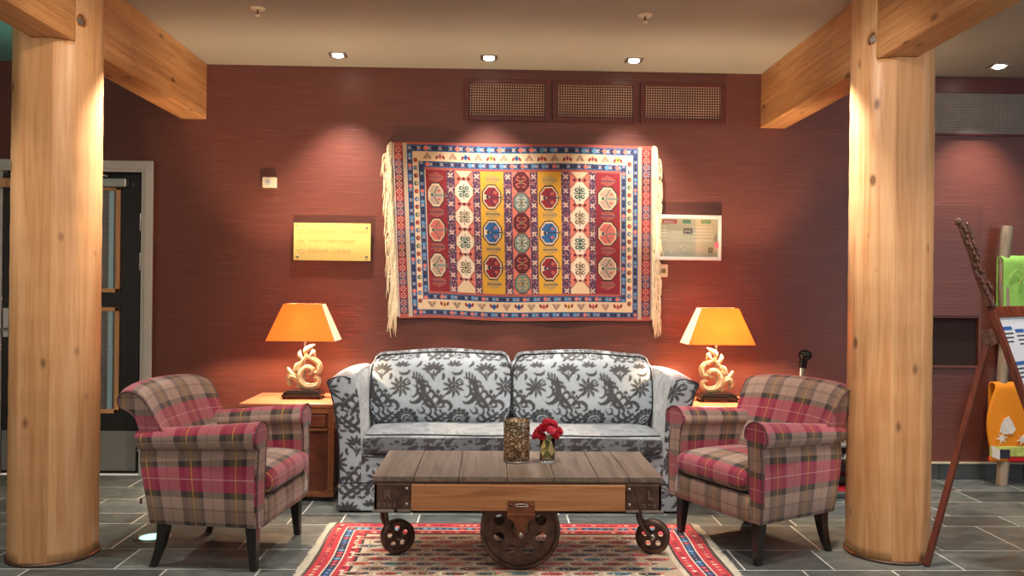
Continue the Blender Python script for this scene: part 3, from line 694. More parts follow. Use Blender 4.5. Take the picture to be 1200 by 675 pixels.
t = thing('wall_sign', 'brass plate with engraved direction lines screwed to the red wall', 'sign', (-1.08, WY - 0.03, 1.6))
MB().box2((-0.26, -0.004, -0.128), (0.26, 0.002, 0.128)).build('plate', 'brass_sign', t, bevel=0.001)
for sx in (-1, 1):
    for sz in (-1, 1):
        MB().lathe([(0.003, -0.013), (0.008, -0.010), (0.009, -0.004), (0.009, 0.03)], (sx * 0.232, 0, sz * 0.1), 14, 'Y').build('standoff_screw', 'silver', t)
for i, s in enumerate(('Konferanse / Conference', 'Frisør / Hairdresser', 'Bibliotek / Library')):
    z = 0.058 - i * 0.064
    text_mesh(s, 0.0395, 0.0006, 'engraving', 'lettering', t, (-0.165, -0.0048, z), (R(90), 0, 0), 0.25, 'LEFT')
    b = MB(); b.tube(catmull([(-0.235, -0.0048, z + 0.008), (-0.222, -0.0048, z + 0.018), (-0.205, -0.0048, z + 0.016), (-0.185, -0.0048, z + 0.012)]), 0.0018, 6)
    b.tube(catmull([(-0.235, -0.0048, z + 0.006), (-0.22, -0.0048, z - 0.002), (-0.2, -0.0048, z + 0.0), (-0.185, -0.0048, z + 0.004)]), 0.0018, 6)
    b.build('pointing_hand', 'engraving', t)

for nm, c in (('panel_grey', (182, 172, 154)), ('panel_light', (206, 202, 190)), ('panel_red', (172, 30, 40)), ('panel_green', (60, 130, 90)), ('panel_dark', (40, 40, 44)), ('panel_pink', (226, 90, 110)), ('paper_white', (216, 218, 224)), ('print_blue', (52, 96, 168)), ('print_dark', (44, 44, 56)), ('lcd', (110, 112, 70))):
    M[nm] = plain(nm, rgb(*c), 0.45, var=0.03, bump=0.0)
t = thing('fire_panel', 'white framed glazed alarm panel on the wall right of the hanging carpet', 'control panel', (1.352, WY, 1.658))
frame_bars(MB(), -0.227, 0.227, -0.156, 0.156, 0.024, -0.05, 0).build('casing', 'white_paint', t, bevel=0.004)
MB().box2((-0.203, -0.02, -0.132), (0.203, -0.004, 0.132)).build('back_plate', 'panel_grey', t)
MB().box2((-0.203, -0.023, -0.025), (0.203, -0.0205, -0.02)).build('divider', 'panel_light', t)
MB().box2((-0.19, -0.023, 0.098), (-0.075, -0.0205, 0.124)).build('title_strip', 'panel_red', t)
text_mesh('BRANN', 0.02, 0.0003, 'panel_light', 'lettering', t, (-0.132, -0.0235, 0.103), (R(90), 0, 0))
MB().box2((-0.035, -0.023, 0.1), (0.02, -0.0205, 0.124)).build('green_strip', 'panel_green', t)
MB().box2((0.09, -0.023, 0.1), (0.16, -0.0205, 0.124)).build('green_strip', 'panel_green', t)
for i in range(5):
    MB().box2((-0.185, -0.023, 0.07 - i * 0.022), (-0.15, -0.0205, 0.082 - i * 0.022)).build('label_card', 'panel_light', t)
    MB().box2((0.03, -0.023, 0.072 - i * 0.022), (0.17, -0.0205, 0.078 - i * 0.022)).build('label_card', 'panel_light', t)
b = MB(); frame_bars(b, -0.03, 0.03, 0.03, 0.062, 0.007, -0.024, -0.0205); b.box2((-0.005, -0.024, 0.034), (0.006, -0.0205, 0.044)); b.build('schematic', 'panel_dark', t)
b = MB(); frame_bars(b, 0.145, 0.172, -0.098, -0.066, 0.006, -0.024, -0.0205); b.build('schematic', 'panel_dark', t)
for x, z in ((-0.17, -0.112), (-0.115, -0.10), (-0.05, -0.06), (-0.03, -0.085)): MB().lathe([(0.008, -0.026), (0.008, -0.0205)], (x, 0, z), 10, 'Y').build('indicator', 'panel_light', t)
tag(MB().box2((-0.203, -0.036, -0.132), (0.203, -0.033, 0.132)).build('glass', 'thin_glass', t), 'clear front glass')
tag(MB().box2((0.178, -0.058, -0.07), (0.205, -0.051, -0.03)).build('key_tag', 'panel_pink', t), 'pink tag on the edge')
t = thing('alarm_display', 'small cream display box just under the alarm panel', 'display', (1.168, WY, 1.43))
MB().box2((-0.05, -0.02, -0.044), (0.05, 0, 0.044)).build('housing', 'cream_plastic', t, bevel=0.003)
MB().box2((-0.036, -0.022, -0.016), (0.034, -0.019, 0.014)).build('screen', 'lcd', t)

# ------------------------------------------------------------------ hanging carpet and floor rug
RED = L3(140, 22, 36); DRED = L3(98, 16, 28); NAVY = L3(30, 40, 78); BLUE = L3(34, 98, 158); CREAM = L3(232, 206, 166); YEL = L3(226, 170, 44); SAL = L3(226, 124, 104)
TEAL = L3(76, 122, 122); OLV = L3(122, 104, 72); PUR = L3(88, 52, 84); BLK = L3(34, 26, 34); WHT = L3(244, 228, 202); LBL = L3(96, 150, 190); GRN = L3(44, 96, 84)
def wall_canvas():
    rnd = random.Random(11); s = 0.78; W, H = int(820 * s), int(558 * s); c = Cv(W, H, RED)
    X = lambda v: (v - 82) * s
    Y = lambda v: (v - 46) * s
    def guard(x0, y0, x1, y1, a, b, st=4):
        c.rect(X(x0), Y(y0), X(x1), Y(y1), a)
        xa, xb, ya, yb = int(X(x0)), int(X(x1)), int(Y(y0)), int(Y(y1))
        for yy in range(max(ya, 0), min(yb, H)):
            for xx in range(max(xa, 0), min(xb, W)):
                if ((xx + yy) // 2) % 2 == 0: c.a[yy, xx] = b
    def star(cx, cy, r, a, b):
        for k in range(4):
            t = PI / 4 + k * PI / 2; c.ell(cx + r * .5 * math.cos(t), cy + r * .5 * math.sin(t), r * .55, r * .22, a, t)
        c.rect(cx - 1, cy - 1, cx + 1, cy + 1, b)
    def blueband(x0, y0, x1, y1, horiz):
        c.rect(X(x0), Y(y0), X(x1), Y(y1), L3(38, 86, 138)); L = (x1 - x0) if horiz else (y1 - y0); n = int(L / 11)
        for k in range(n):
            t = (k + .5) * L / n
            cx, cy = (X(x0 + t), Y((y0 + y1) / 2)) if horiz else (X((x0 + x1) / 2), Y(y0 + t))
            w = ((y1 - y0) if horiz else (x1 - x0)) * s * 0.42
            if k % 3 == 0: star(cx, cy, w * 0.75, L3(206, 196, 186), RED)
            elif k % 3 == 1: c.poly([(cx - w, cy), (cx, cy - w), (cx + w, cy), (cx, cy + w)], NAVY); c.rect(cx - 1, cy - 1, cx + 1, cy + 1, RED)
            else: c.poly([(cx - w, cy), (cx, cy - w), (cx + w, cy), (cx, cy + w)], rnd.choice((LBL, NAVY, SAL)))
    c.rect(0, 0, W, H, SAL); guard(82, 46, 902, 604, SAL, DRED)
    # blue / cream / blue frame
    blueband(128, 55, 855, 77, True); blueband(128, 577, 855, 594, True)
    blueband(128, 60, 146, 590, False); blueband(840, 60, 856, 590, False)
    c.rect(X(146), Y(77), X(840), Y(577), CREAM)
    # cream border figures
    n = 16
    for row, y in ((0, 92), (1, 560)):
        for k in range(n):
            cx, cy = X(172 + (812 - 172) * (k + .5) / n), Y(y); d = 1 if row == 0 else -1
            if k % 2 == 0:
                for q in (9, 6, 3): c.stroke([(cx - q * 1.1, cy + d * (7 - q * .1)), (cx, cy - d * (q)), (cx + q * 1.1, cy + d * (7 - q * .1))], 1.8, rnd.choice((DRED, RED, NAVY)))
            else:
                col = rnd.choice((SAL, BLUE, YEL)); c.ell(cx, cy, 4.5, 7, col); c.ell(cx, cy, 2, 3, NAVY)
                c.ell(cx - 8, cy + d * 2, 3, 5.5, RED, 0.4 * d); c.ell(cx + 8, cy + d * 2, 3, 5.5, RED, -0.4 * d)
    for x in (155, 829):
        for k in range(19):
            cx, cy = X(x), Y(92 + 470 * (k + .5) / 19)
            col = (RED, BLUE, DRED, GRN)[k % 4]; c.ell(cx, cy, 5.2, 5.6, col); c.ell(cx + 1.5, cy, 2, 2.6, CREAM if k % 2 else SAL)
    blueband(164, 107, 818, 127, True); blueband(164, 527, 818, 545, True)
    blueband(164, 107, 182, 545, False); blueband(802, 107, 819, 545, False)
    guard(182, 127, 802, 135, SAL, DRED); guard(182, 519, 802, 527, SAL, DRED)
    # end bands
    for x0, x1 in ((88, 116), (868, 897)):
        c.rect(X(x0), Y(60), X(x1), Y(590), DRED)
        for k in range(int(530 / 22)):
            y0 = 60 + k * 22; c.rect(X(x0), Y(y0), X(x1), Y(y0 + 22), (RED, PUR, DRED, RED, PUR)[(k // 2) % 5])
            cx, cy = X((x0 + x1) / 2), Y(y0 + 11)
            for q in range(8):
                t = q * PI / 4; c.rect(cx + 6.5 * math.cos(t) - 1, cy + 6.5 * math.sin(t) - 1, cx + 6.5 * math.cos(t) + 1, cy + 6.5 * math.sin(t) + 1, WHT)
            star(cx, cy, 5, SAL, NAVY)
    for x0, x1 in ((82, 88), (116, 128), (856, 868), (897, 902)): guard(x0, 50, x1, 600, WHT, NAVY if x0 in (82, 897) else OLV)
    # field columns
    def tree(cx, cy, col):
        for k in range(-3, 4):
            q = 13 - abs(k) * 2.2 if k < 3 else 5; c.stroke([(cx + k * 5 - 2, cy - q), (cx + k * 5 + 3, cy), (cx + k * 5 - 2, cy + q)], 1.7, col)
        c.stroke([(cx - 18, cy), (cx + 18, cy)], 1.6, NAVY)
    def octa(cx, cy, rx_, ry_, a, bcol, k_):
        P = lambda f: [(cx + rx_ * f * math.cos(t), cy + ry_ * f * math.sin(t)) for t in [PI / 8 + q * PI / 4 for q in range(8)]]
        c.poly(P(1.12), BLK); c.poly(P(1.0), CREAM); c.poly(P(0.88), a)
        c.poly([(cx - rx_ * .85, cy - 8), (cx - rx_ * .1, cy), (cx - rx_ * .85, cy + 8)], CREAM); c.ell(cx - rx_ * .45, cy, 4, 4, bcol)
        for d in (-1, 1):
            c.stroke([(cx - rx_ * .2, cy + d * 3), (cx + rx_ * .3, cy + d * ry_ * .75)], 2.2, bcol); c.ell(cx + rx_ * .38, cy + d * ry_ * .36, 4, 3.4, SAL); c.ell(cx + rx_ * .38, cy + d * ry_ * .36, 2, 1.6, BLK)
        c.rect(cx - 4, cy - 1.5, cx + rx_ * 1.25, cy + 1.5, TEAL if k_ else NAVY)
        for d in (-1, 1): c.stroke([(cx + rx_ * .9, cy), (cx + rx_ * 1.1, cy + d * 6), (cx + rx_ * 1.35, cy + d * 3)], 1.8, OLV)
    def diamond(cx, cy, col):
        rx_, ry_ = 21, 27
        c.poly([(cx - rx_, cy), (cx - rx_ * .4, cy - ry_), (cx + rx_ * .4, cy - ry_), (cx + rx_, cy), (cx + rx_ * .4, cy + ry_), (cx - rx_ * .4, cy + ry_)], WHT)
        for a in range(4):
            t = a * PI / 2; c.stroke([(cx, cy), (cx + 15 * math.cos(t), cy + 19 * math.sin(t))], 2.6, col)
            t2 = t + PI / 4; px, py = cx + 10 * math.cos(t2), cy + 12 * math.sin(t2); c.ell(px, py, 5.5, 5.5, col); c.ell(px + 1, py, 2.2, 2.2, WHT)
        c.ell(cx, cy, 4, 4, col)
    cols = [(185, 250, RED, 'r', 0), (250, 275, PUR, 'p', 0), (275, 333, CREAM, 'd', 0), (333, 357, PUR, 'p', 0), (357, 430, YEL, 'y', 0), (430, 457, PUR, 'p', 0), (457, 513, SAL, 's', 0), (513, 537, PUR, 'p', 0),
            (537, 612, YEL, 'y', 3), (612, 640, PUR, 'p', 0), (640, 700, CREAM, 'd', 2), (700, 722, PUR, 'p', 0), (722, 800, RED, 'r', 2)]
    for x0, x1, col, kd, off in cols:
        c.rect(X(x0), Y(135), X(x1), Y(519), col); cx = X((x0 + x1) / 2); hw = (x1 - x0) * s / 2
        if kd == 'p':
            xa, xb = int(X(x0)), int(X(x1))
            for yy in range(int(Y(135)), int(Y(519)), 3):
                for xx in range(xa, xb, 3): c.rect(xx, yy, xx + 2, yy + 2, rnd.choice((PUR, NAVY, SAL, L3(200,180,170), PUR, L3(120,60,90), NAVY, PUR)))
            for k in range(9): star(cx, Y(150 + 45 * k), 7.5, L3(232, 206, 186), RED)
        if kd in ('r', 'y'):
            for k in range(4): tree(cx, Y(158 + 110 * k + off), TEAL if kd == 'y' else L3(176, 128, 108))
            for k in range(3):
                a = {'r': (L3(186, 160, 140), L3(206, 110, 98), L3(186, 160, 140)), 'y': (RED, BLUE, RED)}[kd][k]
                octa(cx - 2, Y(214 + 111 * k + off), hw * .80, 30, a, {'r': GRN, 'y': NAVY}[kd], kd == 'r')
        if kd == 'd':
            for k in range(5):
                yy = Y(160 + 79 * k)
                for d in (-1, 1): c.poly([(cx + d * hw, yy - 22), (cx + d * hw * .15, yy), (cx + d * hw, yy + 22)], SAL); c.stroke([(cx + d * hw, yy - 20), (cx + d * hw * .2, yy), (cx + d * hw, yy + 20)], 1.8, DRED); c.ell(cx + d * hw * .55, yy, 4, 4, DRED)
                c.ell(cx, yy, 4, 5, RED)
            for k, dc in enumerate((GRN, OLV, GRN, OLV)): diamond(cx, Y(200 + 80 * k + off), dc)
            for k in range(5): c.rect(cx - 3, Y(158 + 80 * k) - 3, cx + 3, Y(158 + 80 * k) + 3, DRED)
        if kd == 's':
            for k in range(6):
                cy = Y(166 + 64 * k); a = DRED if k % 2 == 0 else L3(122, 140, 128); P = [(cx + 20 * math.cos(t), cy + 24 * math.sin(t)) for t in [PI / 8 + q * PI / 4 for q in range(8)]]
                c.poly([(cx + (p[0] - cx) * 1.12, cy + (p[1] - cy) * 1.1) for p in P], BLK); c.poly(P, a)
                for d in (-1, 1):
                    for e in (-1, 1): c.stroke([(cx + d * 3, cy + e * 2), (cx + d * 12, cy + e * 6), (cx + d * 8, cy + e * 14), (cx + d * 3, cy + e * 10)], 2.2, SAL if k % 2 == 0 else YEL if k == 5 else WHT)
                c.ell(cx, cy, 4, 5, OLV)
    return c.a * np.array([0.84, 0.78, 0.76], np.float32)
def grid_cloth(name, arr, fn, mat, parent, th=0.004):
    H, W, _ = arr.shape; gx, gy = W + 1, H + 1
    I, J = np.meshgrid(np.arange(gx), np.arange(gy)); u = I / W; v = J / H
    P = fn(u.ravel(), v.ravel())
    n = gx * gy; verts = P.tolist(); me = bpy.data.meshes.new(name)
    idx = (np.arange(gy - 1)[:, None] * gx + np.arange(gx - 1)[None, :]).ravel()
    faces = np.stack([idx, idx + gx, idx + gx + 1, idx + 1], 1)
    me.from_pydata(verts, [], faces.tolist()); me.update()
    me.polygons.foreach_set('use_smooth', [True] * len(faces)); me.materials.append(M[mat])
    pad = np.ones((gy, gx, 4), np.float32); ap = np.pad(arr, ((0, 1), (0, 1), (0, 0)), mode='edge'); pad[..., :3] = ap
    at = me.color_attributes.new('Col', 'FLOAT_COLOR', 'POINT'); at.data.foreach_set('color', pad.ravel())
    o = bpy.data.objects.new(name, me); COL.objects.link(o); o.parent = parent
    m = o.modifiers.new('thick', 'SOLIDIFY'); m.thickness = th; m.offset = -1
    return o
tap = thing('wall_carpet', 'knotted carpet in red, blue and yellow stripes hung on the wall above the sofa', 'carpet', (0.22, WY, 1.08))
TL, TR, BL_, BR = (-0.905, 1.205), (0.88, 1.205), (-0.845, 0.0), (0.885, 0.0)
def tap_fn(u, v):
    x = (TL[0] * (1 - u) + TR[0] * u) * (1 - v) + (BL_[0] * (1 - u) + BR[0] * u) * v
    z = (TL[1] * (1 - u) + TR[1] * u) * (1 - v) + (BL_[1] * (1 - u) + BR[1] * u) * v
    z = z + 0.006 * np.sin(u * 7 + 1) * v + 0.004 * np.sin(u * 12)
    y = -0.035 - 0.010 * np.sin(u * 19 + 2 * v) * (0.3 + 0.7 * v) - 0.010 * v * np.cos(u * 9)
    return np.stack([x, y, z], 1)
grid_cloth('pile', wall_canvas(), tap_fn, 'carpet', tap)
MB().tube([(-0.93, -0.014, 1.195), (0.90, -0.014, 1.195)], 0.010, 8).build('hanging_rod', 'rust', tap)
def fringe(name, parent, side):
    rnd = random.Random(5 + side); b = MB()
    for k in range(300):
        v = k / 299 * 0.985; p = tap_fn(np.array([0.0 if side < 0 else 1.0]), np.array([v]))[0]
        L = 0.10 + 0.07 * rnd.random(); x, y, z = p; sp = 0.006 + 0.034 * rnd.random() * (1.5 if (k // 17) % 2 else 0.75)
        dy = -0.012 * rnd.random()
        b.tube(catmull([(x, y, z), (x + side * sp, y + dy, z - 0.012), (x + side * sp * 1.15, y + dy * 1.3, z - L * 0.5), (x + side * sp * (0.9 + 0.5 * rnd.random()), y + dy, z - L)], 3), [0.003, 0.0035, 0.0038, 0.0038, 0.0035, 0.003, 0.003, 0.003, 0.002, 0.001], 5)
    o = b.build('fringe', 'fringe', parent); o['kind'] = 'stuff'; o['label'] = 'cream cotton fringe'
fringe('fringe', tap, -1); fringe('fringe', tap, 1)

def rug_canvas():
    rnd = random.Random(7); W, H = 600, 400; c = Cv(W, H, L3(196, 60, 72)); RR = L3(204, 46, 62); R2 = L3(150, 36, 50); CR = L3(226, 210, 186)
    def inset(a, col): c.rect(a, a, W - a, H - a, col)
    inset(0, L3(88, 60, 50)); inset(5, RR); inset(25, WHT); inset(27, NAVY); inset(40, WHT); inset(42, RR); inset(60, L3(70, 52, 46)); inset(64, CR); inset(72, L3(196, 172, 146))
    def along(a, fn, st):
        for k in range(int((W - 2 * a) / st) + 1): fn(a + k * st, a, 0); fn(a + k * st, H - a, 0)
        for k in range(int((H - 2 * a) / st) + 1): fn(a, a + k * st, 1); fn(W - a, a + k * st, 1)
    along(14, lambda x, y, o: (c.ell(x, y, 4, 3, rnd.choice((R2, DRED, CREAM, SAL))), c.rect(x - 1, y - 1, x + 1, y + 1, rnd.choice((WHT, NAVY)))), 11)
    along(34, lambda x, y, o: (c.ell(x, y, 5, 5, rnd.choice((BLUE, RR, LBL, NAVY))), c.rect(x - 1, y - 1, x + 1, y + 1, WHT)), 12)
    along(52, lambda x, y, o: (c.ell(x, y, 4, 3, rnd.choice((R2, DRED, SAL, WHT)))), 11)
    dark = [L3(70, 34, 30), L3(140, 30, 38), L3(28, 34, 70), L3(48, 66, 46), L3(204, 96, 76), L3(92, 54, 38), L3(46, 104, 116), L3(36, 26, 30), L3(176, 40, 48)]
    x0, y0, x1, y1 = 72, 72, W - 72, H - 72; nx, ny = 10, 13; cw, chh = (x1 - x0) / nx, (y1 - y0) / ny
    for j in range(ny):
        for i in range(nx + 1):
            cx, cy = x0 + (i + (0.5 if j % 2 else 0)) * cw, y0 + (j + .5) * chh
            if cx > x1 - 4: continue
            col = dark[(i * 3 + j * 2 + rnd.randrange(3)) % 9]
            c.rect(cx - cw * .44, cy - chh * .4, cx + cw * .40, cy + chh * .4, L3(196, 168, 140) if rnd.random() < .3 else CR)
            c.ell(cx, cy, cw * .37, chh * .31, col); c.ell(cx + cw * .36, cy - chh * .1, 4, 3.4, rnd.choice((RR, GRN, NAVY)))
            for q in range(5): c.rect(cx - cw * .3 + q * 7, cy - 1.5, cx - cw * .3 + q * 7 + 3, cy + 1.5, rnd.choice((CR, SAL, RR, LBL, OLV, BLK)))
            for q in range(6): xx = cx + (rnd.random() - .5) * cw; yy = cy + (rnd.random() - .5) * chh; c.rect(xx - 1, yy - 1, xx + 2, yy + 1, rnd.choice((BLK, RR, TEAL, CR, OLV)))
    c.rect(0, 0, 0, 0, RR)
    c.a *= (1.0 + 0.15 * np.array([[math.sin(i * 1.3 + j * 0.3) * .5 + .5 for i in range(W)] for j in range(H)], np.float32))[..., None]
    return c.a
rug = thing('area_rug', 'red bordered oriental floor rug under the cart table', 'rug', (0.145, 3.79, 0))
RX, RYh = 0.975, 0.66
def rug_fn(u, v):
    x = -RX + 2 * RX * u; y = RYh - 2 * RYh * v; x = x + 0.008 * np.sin(v * 11) * (2 * u - 1)
    return np.stack([x, y, 0.009 + 0.0008 * np.sin(u * 30) * np.sin(v * 23)], 1)
grid_cloth('pile', rug_canvas(), rug_fn, 'carpet', rug, 0.007)
for side in (-1, 1):
    rnd = random.Random(20 + side); b = MB()
    for k in range(260):
        y = RYh - 2 * RYh * k / 259; L = 0.03 + 0.015 * rnd.random()
        b.tube([(side * (RX - .004), y, 0.007), (side * (RX + L * .5), y + .006 * (rnd.random() - .5), 0.005), (side * (RX + L), y + .012 * (rnd.random() - .5), 0.003)], 0.0026, 4)
    o = b.build('fringe', 'fringe_rug', rug); o['kind'] = 'stuff'; o['label'] = 'short pale fringe'

# ------------------------------------------------------------------ sofa
def lerp(a, b, t): return a + (b - a) * t
def sofa():
    t = thing('sofa', 'two-seat sofa in silver and black damask velvet against the red wall', 'sofa', (0.14, 5.10, 0))
    HW = 1.0; F, Bk = -0.40, 0.40      # front / back in y
    pp = []
    # arms: flare outwards and curve up; section in x-z lofted along y
    for s in (-1, 1):
        prof = [(HW - 0.125, 0.16), (HW - 0.122, 0.30), (HW - 0.118, 0.45), (HW - 0.112, 0.58), (HW - 0.10, 0.68), (HW - 0.085, 0.735), (HW - 0.06, 0.765), (HW - 0.01, 0.778), (HW + 0.045, 0.768), (HW + 0.074, 0.752), (HW + 0.076, 0.742),
                (HW + 0.056, 0.69), (HW + 0.036, 0.61), (HW + 0.018, 0.50), (HW + 0.005, 0.38), (HW, 0.16)]
        sec = resample(catmull([(x, 0, z) for x, z in prof], 4), 190)
        rows = []
        ny = 90
        for i in range(ny + 1):
            y = lerp(F, Bk, i / ny); q = i / ny
            fl_ = 1.0 - 0.25 * q; up_ = 1.0 + 0.035 * math.sin(q * PI * .95)
            rows.append([(s * (HW - .06 + (p.x - HW + .06) * fl_), y, 0.16 + (p.z - .16) * up_) for p in sec])
        b = MB().loft(rows, uo=(0.1, 0.05), swap=False)
        arm = paint_uv(b.build('arm', 'damask', t), lambda u, v: 0.14 + damask_fn(v, u) * 0.42)  # figure faded in the colour to give the velvet's grazing sheen
        # front facing of the arm, dense grid so that the damask figure reads
        inn = [Vector((x, 0, z)) for x, z in prof[:8]]; out = [Vector((x, 0, z)) for x, z in reversed(prof[7:])]; out = out[:]
        A = resample(catmull(inn, 5), 130); B_ = resample(catmull(out, 5), 130)
        rows = [[Vector((s * lerp(a.x, c.x, k / 30), F - 0.012 * math.sin(PI * k / 30) - .001, lerp(a.z, c.z, k / 30))) for k in range(31)] for a, c in zip(A, B_)]
        f = MB().loft(rows); fp = f.build('arm_front', 'damask', arm)
        paint_uv(fp, damask_fn, 0.05 if s < 0 else 0.18, 0.1)
        edge = [Vector((s * p.x, F - 0.004, p.z)) for p in catmull([(x, 0, z) for x, z in prof], 4)]
        MB().tube(edge[24:], 0.0042, 6).build('piping', 'sofa_piping', arm)
    # back frame
    rows = []
    for i in range(31):
        z = lerp(0.16, 0.80, i / 30); rows.append([(x, Bk + 0.03 + (-0.02 if 0 < k < 40 else 0), z) for k, x in enumerate(np.linspace(-HW + .02, HW - .02, 41))])
    b = MB().box2((-HW + .1, Bk - 0.16, 0.16), (HW - .1, Bk + 0.0, 0.74)); fr = b.build('back_frame', 'damask', t, bevel=0.03); paint_uv(fr, damask_fn)
    # front rail and skirt: dense grids
    def panel(x0, x1, z0, z1, y, name, parent, du=0.0, dv=0.0, bow=0.0, pleat=None, ret=0.0):
        nx, nz = int((x1 - x0) / 0.006), int((z1 - z0) / 0.006) + 1
        rows = [[(lerp(x0, x1, k / nx), y - bow * (1 - j / nz) * (1 + 0.3 * math.sin(k * 0.09)), lerp(z0, z1, j / nz)) for k in range(nx + 1)] for j in range(nz + 1)]
        o = MB().loft(rows).build(name, 'damask', parent); m = o.modifiers.new('thick', 'SOLIDIFY'); m.thickness = 0.012; m.offset = 0
        return paint_uv(o, damask_fn, du, dv)
    MB().box2((-HW + .12, F + 0.05, 0.1), (HW - .12, Bk - .05, 0.31)).build('seat_frame', 'leg_black', t)
    panel(-HW + 0.12, HW - 0.12, 0.16, 0.325, F + 0.02, 'front_rail', t, 0.1, 0.2)
    sk = panel(-HW - 0.003, HW + 0.003, 0.012, 0.168, F - 0.01, 'skirt', t, 0.02, 0.33, 0.008)
    MB().tube([(-HW, F - 0.014, 0.168), (HW, F - 0.014, 0.168)], 0.004, 6).build('piping', 'sofa_piping', sk)
    for s in (-1, 1):
        ny = 120; rows = [[(s * (HW + 0.003 + .006 * (1 - j / 26)), lerp(F - .01, Bk, k / ny), lerp(0.012, 0.168, j / 26)) for k in range(ny + 1)] for j in range(27)]
        o = MB().loft(rows).build('side_skirt', 'damask', sk); paint_uv(o, damask_fn)
    # one long seat cushion: superellipse section swept along x
    def cushion(cx, cy, cz, w, d, h, name, tilt=0.0, nx=150, nr=110, crown=0.02, dv=0.0, du=0.0, p=5.0, notch=0.0):
        sec = []
        for k in range(nr):
            a = 2 * PI * k / nr + PI; ca, sa = math.cos(a), math.sin(a)
            sec.append((math.copysign(abs(ca) ** (2 / p), ca), math.copysign(abs(sa) ** (2 / p), sa)))
        sec = [(q.x, q.z) for q in resample([(a, 0, b) for a, b in sec], nr, True)]
        rows = []
        for i in range(nx + 1):
            u = -1 + 2 * i / nx; e = (1 - abs(u) ** 14) ** (1 / 3.2); e = max(e, 0.02)
            dome = (1 - u * u) * crown
            row = []
            for a, c in sec:
                yy = a * d / 2 * lerp(0.92, 1, e); zz = c * (h / 2) * lerp(0.62, 1, e) + (dome if c > 0 else 0) * (1 - a * a * .5) + 0.003 * math.sin(u * 9 + a * 3)
                ct, st = math.cos(tilt), math.sin(tilt)
                row.append((cx + u * w / 2, cy + yy * ct - zz * st, cz + yy * st + zz * ct))
            rows.append(row)
        o = MB().loft(rows, cu=True, caps=True, swap=True).build(name, 'damask', t)
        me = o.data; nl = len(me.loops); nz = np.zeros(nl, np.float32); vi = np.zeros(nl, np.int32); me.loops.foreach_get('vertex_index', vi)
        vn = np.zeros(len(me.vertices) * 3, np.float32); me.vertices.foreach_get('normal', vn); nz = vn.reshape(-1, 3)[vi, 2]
        return paint_uv(o, lambda u, v: np.where((nz > 0.55)[:, None], 0.40 + 0.26 * damask_fn(v, u), 1.05 - 0.38 * damask_fn(v, u)), du, dv)  # front coloured darker as its shade, top figure faded as velvet sheen
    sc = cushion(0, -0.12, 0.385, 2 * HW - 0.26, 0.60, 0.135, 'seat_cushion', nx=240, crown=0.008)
    for z in (0.448, 0.322):
        pts = [(x, -0.425 + 0.006 * abs(x) ** 4, z + 0.002 * math.sin(x * 9)) for x in np.linspace(-HW + .15, HW - .15, 40)]
        MB().tube(pts, 0.0045, 6).build('piping', 'sofa_piping', sc)
    # two upright back cushions with a boxed edge
    for s in (-1, 1):
        w, h = 0.885, 0.43; cx = s * 0.447; nx, nz = 150, 76; y0 = 0.02
        def outline(u, v):    # u,v in -1..1 -> rounded corners and drooping top
            m = 1.0
            xx = u * (w / 2) * (1 - 0.018 * v * v); zz = v * h / 2
            k = max(0.0, abs(u) - 0.86) / 0.14; kk = max(0.0, abs(v) - 0.74) / 0.26
            r = 0.055; zz -= math.copysign(r * (1 - math.sqrt(max(0, 1 - k * k))), v) * abs(v) ** 2
            xx -= math.copysign(0.012 * kk * kk, u)
            return xx, zz
        def P(u, v, dy):
            xx, zz = outline(u, v); sag = (0.017 * (math.cos(u * PI) * .5 - .35 * u * s)) * (v > 0) * v * v
            puff = 0.055 * (1 - u ** 4) * (1 - v ** 4)
            tl = 0.20; return Vector((cx + xx, y0 + (zz + h / 2) * tl - puff * dy + (0.05 if dy < 0 else -0.05), 0.452 + zz + h / 2 + sag + (0.012 if dy < 0 else 0)))
        rows = [[P(-1 + 2 * i / nx, -1 + 2 * j / nz, 1) for i in range(nx + 1)] for j in range(nz + 1)]
        bb = MB().loft(rows)
        rb = [[P(1 - 2 * i / 40, -1 + 2 * j / 20, -0.6) for i in range(41)] for j in range(21)]
        bb.loft(rb)
        # boxed border strip around
        def ring(d, n=4):
            pts = []
            for i in range(80): pts.append(P(-1 + 2 * i / 80, -1, d))
            for i in range(40): pts.append(P(1, -1 + 2 * i / 40, d))
            for i in range(80): pts.append(P(1 - 2 * i / 80, 1, d))
            for i in range(40): pts.append(P(-1, 1 - 2 * i / 40, d))
            return pts
        r0, r1 = ring(1), ring(-0.6)
        rr = []
        for q in range(7):
            f = q / 6; o_ = 0.014 * math.sin(PI * f)
            row = []
            for a, c in zip(r0, r1):
                m = a.lerp(c, f); ctr = Vector((cx, m.y, 0.452 + h / 2)); dd = (m - ctr); dd.y = 0; row.append(m + dd.normalized() * o_)
            rr.append(row)
        bb.loft(rr, cu=True)
        o = bb.build('back_cushion', 'damask', t); paint_uv(o, damask_fn, 0.0 if s < 0 else 0.05, -0.015)
        MB().tube([p + Vector((0, -0.002, 0)) for p in r0] + [r0[0]], 0.0048, 6).build('piping', 'sofa_piping', o)
    for s in (-1, 1):
        for y in (F + .06, Bk - .06): MB().box2((s * (HW - .1) - .03, y - .03, 0), (s * (HW - .1) + .03, y + .03, 0.11)).build('leg', 'leg_black', t)
sofa()

